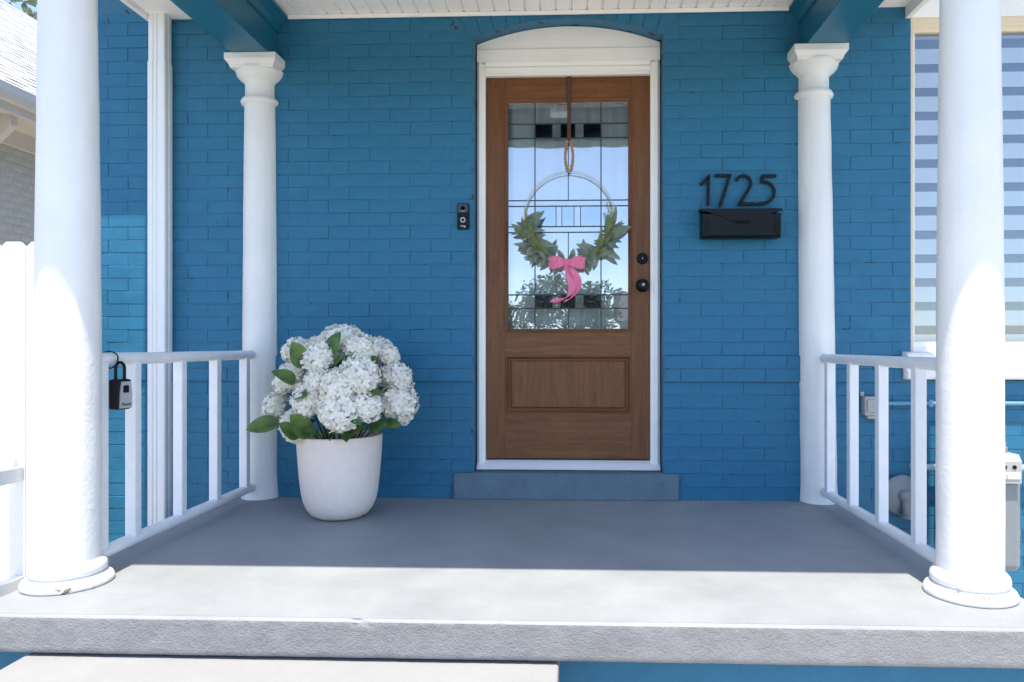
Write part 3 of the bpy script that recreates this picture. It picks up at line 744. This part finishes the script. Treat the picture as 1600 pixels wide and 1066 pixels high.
mx0, mx1, mz0, mz1 = .655, 1.070, 1.392, 1.545
mbx = thing('mailbox', (.86, -.05, mz0), 'black wall mailbox with pointed flap lid under the house numbers', 'mailbox')
MB().extrude([(-.003, mz0 + .004), (-.085, mz0), (-.100, mz0 + .012), (-.104, mz1 - .03), (-.003, mz1 - .006)], 'x', mx0 + .006, mx1 - .006).build('box', 'black_metal', mbx)
lid = MB()
lx0, lx1 = mx0, mx1
yf = -.1075
flap = [(lx0, mz1 - .004), (lx0, mz1 - .016), (lx0 + .03, mz1 - .018), (.80, mz1 - .062), (.825, mz1 - .074), (.905, mz1 - .074), (.93, mz1 - .062), (lx1 - .03, mz1 - .018), (lx1, mz1 - .016), (lx1, mz1 - .004)]
lid.prism(flap, yf, yf + .003)
lid.extrude([(-.003, mz1 + .012), (-.06, mz1 + .006), (-.098, mz1 - .001), (yf, mz1 - .006), (yf + .003, mz1 - .010), (-.003, mz1 - .004)], 'x', lx0, lx1)
lid.build('lid', 'black_metal', mbx)
MB().extrude([(yf - .001, mz1 - .066), (yf - .010, mz1 - .070), (yf - .011, mz1 - .076), (yf - .001, mz1 - .076)], 'x', .825, .905).build('finger_pull', 'black_metal', mbx)
for xx in (mx0 + .02, mx0 + .035, mx1 - .035, mx1 - .02): MB().box(xx - .0015, xx + .0015, -.1062, -.1, mz0 + .02, mz1 - .045).build('rib', 'black_metal', mbx)
# black doorbell camera
bell = thing('doorbell', (-.608, -.012, 1.454), 'black video doorbell on blue brick left of door frame', 'doorbell')
bx0, bx1, bz0, bz1 = -.640, -.577, 1.457, 1.597
MB().box(bx0, bx1, -.026, -.003, bz0, bz1, .005).build('body', 'black_plastic', bell)
MB().box(bx0 + .004, bx1 - .004, -.0285, -.0255, bz1 - .052, bz1 - .004, .0012).build('lens_cover', 'dark_gloss', bell)
MB().lathe([(.013, -.028), (.012, -.030), (.008, -.030), (.007, -.0285)], (-.6085, 0, bz1 - .028), 24, 'y').build('lens', 'black_plastic', bell)
MB().box(-.620, -.597, -.0292, -.0283, bz1 - .044, bz1 - .041).build('sensor_bar', 'grey_plate', bell)
MB().lathe([(.0135, -.0265), (.0135, -.0285), (.0095, -.0285), (.0095, -.0265)], (-.6085, 0, 1.506), 28, 'y').build('button_ring', 'light_ring', bell)
text_mb('ring', .017, .0004, (-.6085, -.0268, 1.4685), UPR, 'light_ring', 'lettering', bell)

# ------------------------------------------------------------------ flower pot and hydrangea
PC = (-1.145, -.43)
pot = thing('flower_pot', (PC[0], PC[1], 0), 'tall off white pot with rounded bottom on grey porch floor', 'flower pot')
prof = [(.02, .0012), (.085, .0014), (.110, .006), (.137, .022), (.158, .050), (.172, .085), (.181, .13), (.188, .19), (.194, .26), (.199, .33), (.202, .392), (.201, .398), (.196, .400), (.189, .398), (.187, .39), (.18, .30), (.15, .28)]
MB().lathe(prof, (PC[0], PC[1], 0), 64).build('pot_body', 'pot_ceramic', pot)
MB().lathe([(.001, .352), (.09, .356), (.184, .345), (.183, .30)], (PC[0], PC[1], 0), 32).build('soil', 'soil', pot)

hy = thing('hydrangea', (PC[0], PC[1], .35), 'bushy white hydrangea with mop flower heads in the pot', 'plant')
def head_mesh(seed):
    q = random.Random(seed); m = MB(); n = 84
    for i in range(n):
        zz = 1 - 1.72 * (i + .5) / n; a = i * 2.39996; rr = math.sqrt(1 - zz * zz)
        d = Vector((rr * math.cos(a), rr * math.sin(a), zz)); d = (d + Vector([q.uniform(-.13, .13) for _ in range(3)])).normalized()
        c = d * q.uniform(.80, 1.0); c.z *= .86
        t = d.orthogonal().normalized(); t = Matrix.Rotation(q.uniform(0, 6.28), 3, d) @ t; b = d.cross(t)
        L = q.uniform(.27, .36)
        for k in range(4):
            u = t * math.cos(k * math.pi / 2) + b * math.sin(k * math.pi / 2); w = d.cross(u)
            e = q.uniform(-.05, .12); ww = L * .46
            pts = [c, c + u * L * .38 - w * ww * .75 + d * .03, c + u * L * .82 - w * ww * .72 + d * (e + .03), c + u * L + d * (e * 1.2), c + u * L * .82 + w * ww * .72 + d * (e + .03), c + u * L * .38 + w * ww * .75 + d * .03, c + u * L * .6 + d * (.02)]
            m.add(pts, [(0, 1, 6), (1, 2, 6), (2, 3, 6), (3, 4, 6), (4, 5, 6), (5, 0, 6)], False)
    m.sphere((0, 0, -.02), .80, 14, 10, (1, 1, .84))
    return m.mesh('flower_head', 'petal')
HEAD = [head_mesh(i) for i in range(5)]
heads = [(-1.27, .665, .060), (-1.161, .865, .079), (-1.369, .802, .074), (-1.257, .782, .094), (-1.05, .817, .079), (-.919, .787, .060), (-1.399, .677, .084), (-1.055, .692, .094), (-.874, .677, .084), (-1.476, .531, .069), (-1.313, .567, .084), (-1.166, .637, .084), (-1.156, .517, .099), (-1.02, .532, .074), (-.864, .553, .094), (-1.374, .440, .078), (-.838, .478, .034)]
HC = Vector((PC[0], PC[1], .56)); HP = []
for (x, z, r) in heads:
    dx, dz = x - HC.x, z - HC.z; q = .29 ** 2 - dx * dx - (dz * .9) ** 2
    dy = -math.sqrt(max(.0008, q)); k = (3.9 + HC.y + dy) / (3.9 - .4)
    HP.append((Vector((x * k, HC.y + dy, .83 + (z - .83) * k)), r * k * .97))
for (x, y, z, r) in ((-1.30, -.25, .80, .085), (-1.0, -.24, .80, .085), (-1.14, -.17, .70, .09), (-1.36, -.22, .62, .085), (-.93, -.22, .62, .085), (-1.15, -.30, .87, .08)):
    HP.append((Vector((x, y, z)), r))
for i, (p, r) in enumerate(HP):
    d = (p - Vector((HC.x, HC.y, .46))).normalized(); d = (d + Vector((0, -.15, .1))).normalized()
    o = link('flower_head', HEAD[i % 5], hy, p, d.to_track_quat('Z', 'Y').to_euler()); s = r * 1.06; o.scale = (s * random.uniform(.92, 1.08), s * random.uniform(.92, 1.08), s * random.uniform(.8, 1.0))
    b = Vector((HC.x + (p.x - HC.x) * .25, HC.y + (p.y - HC.y) * .25, .345)); mid = (b + p) / 2 + Vector((0, 0, .04))
    MB().tube([b, mid, p - d * r * .3], [.005, .004, .0035], 6).build('stem', 'stem_green', hy)
HL = [leaf_mesh(.105 + .012 * i, .072 + .006 * i, b, .28, 'leaf', 'hydrangea_leaf', 8, .78) for i, b in enumerate((.15, .35, .5, .0))]
rn = random.Random(11)
lv = [(-1.40, .47, -1, -.25), (-1.20, .42, -.3, .55), (-1.10, .41, .15, .4), (-1.03, .42, .55, .55), (-.95, .44, .8, .35), (-.90, .47, 1, -.05), (-1.24, .73, -.2, .8), (-1.13, .78, .3, .8), (-1.10, .74, .6, .6), (-.98, .60, .6, .3), (-1.05, .58, .5, -.3), (-1.27, .66, -.3, .4), (-1.25, .60, .4, .1), (-.97, .72, .5, .6), (-1.15, .42, -.1, .3), (-1.26, .41, -.5, .6)]
for (x, z, ax, az) in lv:
    dx, dz = x - HC.x, z - HC.z; y = HC.y - math.sqrt(max(.004, .29 ** 2 - dx * dx - dz * dz))
    o = link('leaf', rn.choice(HL), hy, (x * 1.0, y, z), orient(Vector((ax, -.45, az)), Vector((rn.uniform(-.4, .4), -.8, .7)))); s = rn.uniform(.8, 1.1); o.scale = (s, s, s)
for i in range(46):
    a = rn.uniform(0, 6.283); el = rn.uniform(-.4, 1.3); d = Vector((math.cos(a) * math.cos(el), math.sin(a) * math.cos(el), math.sin(el)))
    p = HC + Vector((0, 0, -.05)) + d * rn.uniform(.10, .19)
    o = link('leaf', rn.choice(HL), hy, p, orient(d + Vector((rn.uniform(-.5, .5), rn.uniform(-.5, .5), .1)), Vector((d.x * .3, d.y * .3, 1)))); s = rn.uniform(.7, 1.05); o.scale = (s, s, s)

# ------------------------------------------------------------------ key box on the railing
kx, ky = -1.694, -1.27
lb = thing('key_lock_box', (kx, ky, .585), 'black and silver key lock box hanging from the white railing', 'lock box')
RM = Matrix.Translation((kx, ky, 0)) @ Matrix.Rotation(R(78), 4, 'Z')
def rot(mb): mb.v = [tuple(RM @ Vector(v)) for v in mb.v]; return mb
rot(MB().box(-.034, .034, -.020, .024, .592, .705, .009)).build('body', 'black_plastic', lb)
fp = rot(MB().prism([(-.026, .598), (.028, .598), (.030, .65), (.024, .696), (-.018, .696), (-.024, .65)], -.0245, -.019)).build('face_plate', 'grey_plate', lb)
rot(MB().box(-.012, .012, -.027, -.024, .655, .682, .003)).build('key_window', 'black_plastic', lb)
text_mb('Master', .0165, .0004, tuple(RM @ Vector((.002, -.0249, .607))), Euler((R(90), 0, R(78))), 'black_plastic', 'lettering', lb, .25)
sh = [(-.020, .002, .70), (-.020, .002, .745)] + [(-.020 * math.cos(R(a)), .002, .745 + .022 * math.sin(R(a))) for a in range(20, 180, 20)] + [(.020, .002, .745), (.020, .002, .70)]
rot(MB().tube(sh, .0058, 10)).build('shackle', 'black_plastic', lb)
tie = [(-1.730 + .034 * math.cos(R(a)), ky - .012 + .006 * math.sin(R(a * 2)), .776 + .032 * math.sin(R(a))) for a in range(0, 361, 20)]
MB().tube(tie, .0025, 6).build('cable_tie', 'black_plastic', lb)
MB().tube([(-1.75, ky - .03, .760), (-1.735, ky - .05, .745), (-1.74, ky - .06, .738)], .002, 6).build('tie_tail', 'black_plastic', lb)

# ------------------------------------------------------------------ downspout
ds = thing('downspout', (-2.262, -.04, GZ), 'white fluted metal downspout on the blue brick wall', 'downspout')
x0, x1, y0, y1 = -2.312, -2.213, -.085, -.012
pr = [(x0, y1), (x0, y0 + .006), (x0 + .006, y0), (x0 + .028, y0), (x0 + .033, y0 + .005), (x0 + .044, y0 + .005), (x0 + .049, y0), (x1 - .049, y0), (x1 - .044, y0 + .005), (x1 - .033, y0 + .005), (x1 - .028, y0), (x1 - .006, y0), (x1, y0 + .006), (x1, y0 + .022), (x1 - .004, y0 + .027), (x1 - .004, y0 + .040), (x1, y0 + .045), (x1, y1)]
MB().extrude(pr, 'z', .0 + GZ + .05, 2.365).build('lower_pipe', 'white_metal', ds)
cxp, cyp = (x0 + x1) / 2, (y0 + y1) / 2
MB().extrude([(cxp + (u - cxp) * .93, cyp + (v - cyp) * .93) for u, v in pr], 'z', 2.30, 2.66).build('upper_pipe', 'white_metal', ds)
MB().box(x0 + .02, x1 - .02, y1 - .002, -.002, 1.5, 1.53).build('strap', 'white_metal', ds)

# ------------------------------------------------------------------ window with striped blind
wn = thing('window', (2.4, .05, WZ0), 'cream trimmed window with pale stone sill beside the porch', 'window')
wy = .035
MB().box(WX0, WX0 + .022, wy - .02, .16, WZ0 + .012, WZ1 - .055, .003).build('frame', 'cream_trim', wn)
MB().box(WX0 + .0225, WX0 + .040, wy + .004, .16, WZ0 + .065, WZ1 - .056, .002).build('sash', 'white_paint', wn)
MB().extrude([(wy - .028, WZ1), (wy - .028, WZ1 - .02), (wy - .018, WZ1 - .026), (wy - .016, WZ1 - .040), (wy - .006, WZ1 - .045), (wy + .002, WZ1 - .062), (.16, WZ1 - .062), (.16, WZ1)], 'x', WX0, WX1).build('head_frame', 'cream_trim', wn)
MB().box(WX1 - .05, WX1, wy - .02, .16, WZ0 + .012, WZ1 - .063, .003).build('frame', 'cream_trim', wn)
MB().extrude([(wy - .012, WZ0 + .012), (wy - .012, WZ0 + .032), (wy - .004, WZ0 + .036), (wy, WZ0 + .064), (.16, WZ0 + .064), (.16, WZ0 + .012)], 'x', WX0 + .023, WX1 - .051).build('bottom_rail', 'white_trim', wn)
MB().box(WX0 + .041, WX1 - .051, wy + .022, wy + .027, WZ0 + .065, WZ1 - .063).build('pane', 'window_glass', wn)
MB().box(WX0 - .002, WX1 + .002, -.006, T - .01, WZ1 + .001, WZ1 + .1195, .004).build('lintel', 'white_trim', wn)
# chipped sill
bm = bmesh.new(); bmesh.ops.create_grid(bm, x_segments=70, y_segments=9, size=.5)
m = MB(); vs = []; fs = []; nx, pts = 90, [(.0, .012), (-.05, .006), (-.058, .002), (-.060, -.008)] + [(-.060, -.008 - .016 * k) for k in range(1, 8)] + [(-.052, -.132), (.0, -.134)]
for i in range(nx + 1):
    x = WX0 - .045 + (WX1 + .05 - WX0 + .045) * i / nx
    for (yy, zz) in pts:
        P = Vector((x, yy, zz)); d = .004 * noise.noise(P * 14) + .004 * noise.noise(P * 45)
        if noise.noise(Vector((x * 6, 0, zz * 14))) > .28: d -= .008
        vs.append((x, yy - d if yy < -.01 else yy, WZ0 + zz + (d * .5 if yy < -.01 else 0)))
bm.free(); k = len(pts)
for i in range(nx):
    for j in range(k - 1): fs.append((i * k + j, (i + 1) * k + j, (i + 1) * k + j + 1, i * k + j + 1))
fs += [tuple(range(k)), tuple(nx * k + j for j in range(k))[::-1]]
m.add(vs, fs, True).box(WX0 + .001, WX1 - .001, .001, T - .01, WZ0 - .13, WZ0 + .0105).build('sill', 'stone_sill', wn)
bl = thing('window_blind', (2.4, wy + .06, WZ0 + .05), 'roller blind with white and grey stripes inside the window', 'blind')
z = WZ1 - .08; i = 0
while z > WZ0 + .05:
    hh = .048 if i % 2 == 0 else .081; z0_ = max(z - hh, WZ0 + .05)
    MB().box(WX0 + .03, WX1 - .04, wy + .060 + (.002 if i % 2 else .010), wy + .0612 + (.002 if i % 2 else .010), z0_ - .0005, z + .0005).build('blind_band', 'blind_sheer' if i % 2 == 0 else 'blind_white', bl)
    z = z0_; i += 1
MB().tube([(WX0 + .03, wy + .085, WZ1 - .05), (WX1 - .04, wy + .085, WZ1 - .05)], .022, 14).build('roller', 'blind_white', bl)

# ------------------------------------------------------------------ utilities on the wall at right
jb = thing('junction_box', (1.55, -.03, .45), 'small grey plastic junction box on wall behind railing', 'junction box')
MB().box(1.512, 1.600, -.055, -.004, .462, .562, .005).build('box', 'grey_pvc', jb)
MB().box(1.522, 1.590, -.064, -.0555, .480, .548, .004).build('cover', 'grey_pvc', jb)
MB().lathe([(.005, -.068), (.005, -.064)], (1.556, 0, .516), 10, 'y').build('screw', 'grey_plate', jb)
MB().box(1.528, 1.586, -.050, -.010, .445, .4615, .003).build('cable_clamp', 'grey_pvc', jb)
MB().box(1.505, 1.525, -.012, -.004, .562, .585, .002).build('mounting_ear', 'grey_pvc', jb)
cn = thing('conduit', (2.2, -.03, .51), 'thin blue painted conduit running from the junction box', 'conduit')
MB().tube([(1.598, -.028, .524), (2.2, -.026, .526), (3.2, -.026, .527)], .011, 12).build('tube', 'pipe_blue', cn)
for x in (1.86, 2.45): MB().box(x - .012, x + .012, -.040, -.003, .507, .545, .004).build('pipe_clip', 'pipe_blue', cn)
gp = thing('gas_pipe', (2.3, -.05, .18), 'pale painted gas pipe along wall below the conduit', 'pipe')
MB().tube([(1.80, -.05, .194), (3.2, -.05, .194)], .0165, 12).build('tube', 'pipe_pale', gp)
MB().tube([(1.801, -.05, .194), (1.785, -.047, .194), (1.778, -.035, .194), (1.777, -.002, .194)], .0165, 12).build('elbow', 'pipe_pale', gp)
for x in (2.05, 2.75): MB().box(x - .012, x + .012, -.068, -.003, .172, .216, .004).build('pipe_clip', 'pipe_pale', gp)
vg = thing('gas_regulator', (1.712, -.06, -.06), 'pale round gas regulator with downward vent behind railing', 'gas regulator')
vc = (1.712, 0, .045)
MB().lathe([(.04, -.003), (.085, -.02), (.104, -.03), (.106, -.036), (.106, -.044), (.102, -.048), (.09, -.052), (.06, -.066), (.03, -.07)], vc, 40, 'y').build('body', 'meter_grey', vg)
for i in range(10):
    a = i * .628; MB().lathe([(.006, -.052), (.006, -.046)], (vc[0] + .098 * math.cos(a), 0, vc[2] + .098 * math.sin(a)), 8, 'y').build('bolt', 'meter_grey', vg)
MB().lathe([(.036, -.062), (.034, -.088), (.026, -.10), (.012, -.104)], vc, 24, 'y').build('dome', 'meter_grey', vg)
MB().tube([(vc[0], -.085, vc[2] - .015), (vc[0], -.088, vc[2] - .05), (vc[0] + .005, -.088, vc[2] - .095)], [.024, .024, .026], 14).build('vent_spout', 'meter_grey', vg)
MB().tube([(vc[0] + .005, -.088, vc[2] - .094), (vc[0] + .005, -.088, vc[2] - .110)], .034, 16).build('vent_collar', 'meter_grey', vg)
gm = thing('gas_meter', (2.0, -.25, -.27), 'grey gas meter with small dial box beside front column', 'gas meter')
g0, g1 = 1.855, 2.148
MB().box(g0, g1, -.34, -.17, -.262, .19, .03).build('body', 'meter_grey', gm)
mi = MB().extrude([(-.365, .17), (-.365, .275), (-.34, .305), (-.17, .305), (-.17, .17)], 'x', g0 + .015, g1 - .02).build('index_box', 'grey_pvc', gm)
MB().box(g1 - .20, g1 - .03, -.369, -.3655, .192, .222).build('counter_window', 'light_ring', mi)
for i in range(4): MB().lathe([(.010, -.3655), (.010, -.368)], (g1 - .19 + .045 * i, 0, .248), 14, 'y').build('dial', 'black_plastic', mi)
text_mb('0865', .030, .0006, (g1 - .115, -.3695, .195), UPR, 'meter_red', 'lettering', mi)
for x in (g0 + .06, g1 - .055):
    MB().tube([(x, -.25, .28), (x, -.25, .40), (x, -.24, .425), (x, -.21, .44), (x, -.08, .44), (x, -.055, .43), (x, -.05, .40), (x, -.05, .194)], .019, 12).build('pipe', 'pipe_pale', gm)
    MB().lathe([(.030, .306), (.032, .31), (.032, .33), (.026, .333), (.026, .352), (.021, .355)], (x, -.25, 0), 8, smooth=False).build('union_nut', 'meter_grey', gm)
MB().extrude([(g1 - .002, -.10), (g1 + .006, -.09), (g1 + .006, -.06), (g1 - .002, -.05)], 'y', -.31, -.20).build('side_lug', 'meter_grey', gm)
MB().extrude([(g1 - .002, -.2), (g1 + .006, -.19), (g1 + .006, -.16), (g1 - .002, -.15)], 'y', -.31, -.20).build('side_lug', 'meter_grey', gm)
MB().box(g0 + .10, g0 + .19, -.20, -.004, -.235, -.205, .003).build('wall_bracket', 'meter_grey', gm)

# ------------------------------------------------------------------ fence at left
fe = thing('picket_fence', (-3.6, -.3, GZ), 'white dog eared board fence between the two houses', 'fence')
pw, gap = .128, .006; x = -2.677
while x > -6.2:
    c = .03; z1 = 1.362 + random.uniform(-.004, .004); a, b = x - pw, x
    MB().prism([(a, GZ + .03), (b, GZ + .03), (b, z1 - c), (b - c, z1), (a + c, z1), (a, z1 - c)], -.312 + random.uniform(-.002, .002), -.292).build('picket', 'fence_white', fe)
    x -= pw + gap
for z in (-.35, .42, 1.12): MB().box(-6.2, -2.68, -.290, -.252, z, z + .09, .003).build('rail', 'fence_white', fe)
for x in (-6.2, -4.6, -2.78): MB().box(x, x + .085, -.251, -.166, GZ, 1.30, .004).build('post', 'fence_white', fe)
pf = thing('low_rail_fence', (-2.83, -.9, GZ), 'low white rail with pointed pickets meeting the tall fence', 'fence')
MB().box(-2.87, -2.815, -2.2, -.314, .140, .215, .004).build('rail', 'fence_white', pf)
MB().box(-2.87, -2.815, -2.2, -.314, -.42, -.345, .004).build('rail', 'fence_white', pf)
for y in (-.62, -.98, -1.34, -1.70, -2.06):
    zt = 1.36
    MB().prism([(-2.888, GZ + .02), (-2.810, GZ + .02), (-2.810, zt - .26), (-2.822, zt - .12), (-2.849, zt), (-2.876, zt - .12), (-2.888, zt - .26)], y - .018, y + .0).build('picket', 'fence_white', pf)

# ------------------------------------------------------------------ neighbour house at left
nb = thing('neighbour_house', (-8.5, 3, GZ), 'grey brick neighbour house with shingle roof beyond the fence', 'house')
nwx = -6.25
nw = MB().box(nwx - 7.2, nwx, -1.6, 10.5, GZ, 3.422).build('wall', 'neighbour_joint', nb)
cnt = 0; mbr = MB()
NBM = [brick_mesh(.224, .074, .004, 50 + i).mesh('brick', 'neighbour_brick') for i in range(4)]
for r in range(0, 30):
    z = 1.10 + r * .086
    if z > 3.301: break
    for k in range(0, 11):
        y = 2.6 + k * .235 + (.1175 if r % 2 else 0)
        link('brick', random.choice(NBM), nw, (nwx, y, z), (0, 0, R(90)))
MB().box(nwx - .002, nwx + .035, -1.62, 10.5, 3.030, 3.220, .006).build('frieze_board', 'neighbour_trim', nb)
MB().box(nwx - .002, nwx + .52, -1.7, 10.6, 3.220, 3.274).build('soffit', 'neighbour_trim', nb)
MB().extrude([(nwx + .50, 3.193), (nwx + .53, 3.193), (nwx + .53, 3.409), (nwx + .50, 3.409)], 'y', -1.72, 10.62).build('fascia', 'neighbour_trim', nb)
MB().extrude([(nwx + .531, 3.280), (nwx + .60, 3.280), (nwx + .625, 3.355), (nwx + .625, 3.435), (nwx + .61, 3.442), (nwx + .60, 3.368), (nwx + .531, 3.355)], 'y', -1.72, 10.62).build('gutter', 'neighbour_trim', nb)
for y in (2.2, 3.4, 4.6, 5.8): MB().extrude([(nwx + .036, 2.814), (nwx + .10, 2.814), (nwx + .42, 3.111), (nwx + .42, 3.218), (nwx + .036, 3.218)], 'y', y - .045, y + .045).build('eave_bracket', 'neighbour_trim', nb)
ex, ez, px_ = nwx + .58, 3.429, .8
nroof = MB().prism([(ex, ez - .04), (ex, ez), (ex - 4.2, ez + 4.2 * px_), (ex - 8.4, ez), (ex - 8.4, ez - .04)], -1.75, 10.65).build('roof', 'roof_grey', nb)
sc = MB(); nl = math.hypot(1, px_); dx, dz = -1 / nl, px_ / nl; nx_, nz_ = px_ / nl, 1 / nl
SH = .135; ns = int(4.2 * nl / SH)
rn = random.Random(3)
for j in range(ns):
    y = -1.75 + rn.uniform(-.2, 0)
    while y < 10.6:
        w = rn.uniform(.16, .34); d0, d1 = j * SH - .004, (j + 1) * SH + .02; t = rn.uniform(.008, .016)
        a = (ex + dx * d0, ez + dz * d0); b = (ex + dx * d1, ez + dz * d1)
        sc.add([(a[0], y, a[1] + .001), (a[0] + nx_ * t, y, a[1] + nz_ * t), (b[0] + nx_ * .002, y, b[1] + nz_ * .002), (a[0], y + w - .008, a[1] + .001), (a[0] + nx_ * t, y + w - .008, a[1] + nz_ * t), (b[0] + nx_ * .002, y + w - .008, b[1] + nz_ * .002)],
               [(0, 1, 4, 3), (1, 2, 5, 4), (0, 2, 1), (3, 4, 5)])
        y += w
shg = sc.build('shingle_field', 'shingle', nroof); shg['kind'] = 'stuff'

# ------------------------------------------------------------------ trees
def tree(x, y, H, Rc, seed, label, m='tree_leaf', nleaf=5200, ls=.22):
    q = random.Random(seed)
    t = thing('tree', (x, y, GZ), label, 'tree', 'street trees')
    tr = MB(); hh = H * .45
    tr.tube([(x, y, GZ - .1), (x + .05, y, GZ + .4), (x + q.uniform(-.15, .15), y, GZ + hh * .6), (x + q.uniform(-.2, .2), y, GZ + hh), (x, y, GZ + H * .8)], [H * .036, H * .028, H * .023, H * .018, H * .006], 12)
    tips = []
    for i in range(9):
        a = i * 2.4 + q.uniform(-.3, .3); z0 = GZ + H * q.uniform(.16, .55); l = Rc * q.uniform(.6, .95)
        e = Vector((x + math.cos(a) * l, y + math.sin(a) * l, z0 + l * q.uniform(.35, .9))); tips.append(e)
        tr.tube([(x, y, z0), Vector((x, y, z0)).lerp(e, .5) + Vector((0, 0, -.1)), e], [H * .014, H * .009, H * .003], 7)
    tr.build('trunk', 'bark', t)
    cl_ = [(Vector((x, y, GZ + H * .66)), Rc * .62), (Vector((x, y, GZ + H * .86)), Rc * .45)] + [(e, Rc * q.uniform(.3, .48)) for e in tips]
    for i in range(10):
        a = q.uniform(0, 6.28); cl_.append((Vector((x + math.cos(a) * Rc * .6, y + math.sin(a) * Rc * .6, GZ + H * q.uniform(.25, .85))), Rc * q.uniform(.25, .42)))
    cm = MB(); vs = []; fs = []
    for i in range(nleaf):
        c, r = cl_[q.randrange(len(cl_))]
        d = Vector((q.gauss(0, 1), q.gauss(0, 1), q.gauss(0, 1))).normalized(); p = c + d * r * q.uniform(.55, 1.03) ** .7
        u = Vector((q.gauss(0, 1), q.gauss(0, 1), q.gauss(0, .6))).normalized(); w = u.orthogonal().normalized(); s = ls * q.uniform(.6, 1.3)
        o = len(vs); vs += [p - u * s, p + w * s * .5, p + u * s, p - w * s * .5]; fs.append((o, o + 1, o + 2, o + 3))
    cm.add(vs, fs).build('crown', m, t)
tree(-18, 18, 16, 5.5, 1, 'leafy tree painted sunlit pale above the neighbour roof', 'sunlit_tree_leaf', 7000, .2)
tree(-8.8, -58, 5.6, 3.6, 2, 'wide street tree mirrored in the door glass', nleaf=5000)
tree(-1.2, -60, 6.9, 4.6, 3, 'tall street tree mirrored beside the pink bow', nleaf=5000)
# house across the street
fh = thing('far_house', (10.5, -62, GZ), 'cream house across the road facing the porch', 'house')
MB().box(4.2, 16.5, -68, -62, GZ, 3.2).build('wall', 'far_house', fh)
MB().extrude([(-68.5, 3.2), (-61.5, 3.2), (-65, 5.6)], 'x', 3.8, 16.9).build('roof', 'roof_grey', fh)
MB().box(10.2, 11.2, -61.99, -61.94, GZ + .3, 1.75).build('door', 'cream_trim', fh)
for x in (6.2, 13.6):
    w = MB().box(x, x + 1.6, -61.99, -61.94, .6, 1.9).build('window', 'white_trim', fh)
    MB().box(x + .08, x + 1.52, -61.94, -61.93, .68, 1.82).build('pane', 'dark_window', w)
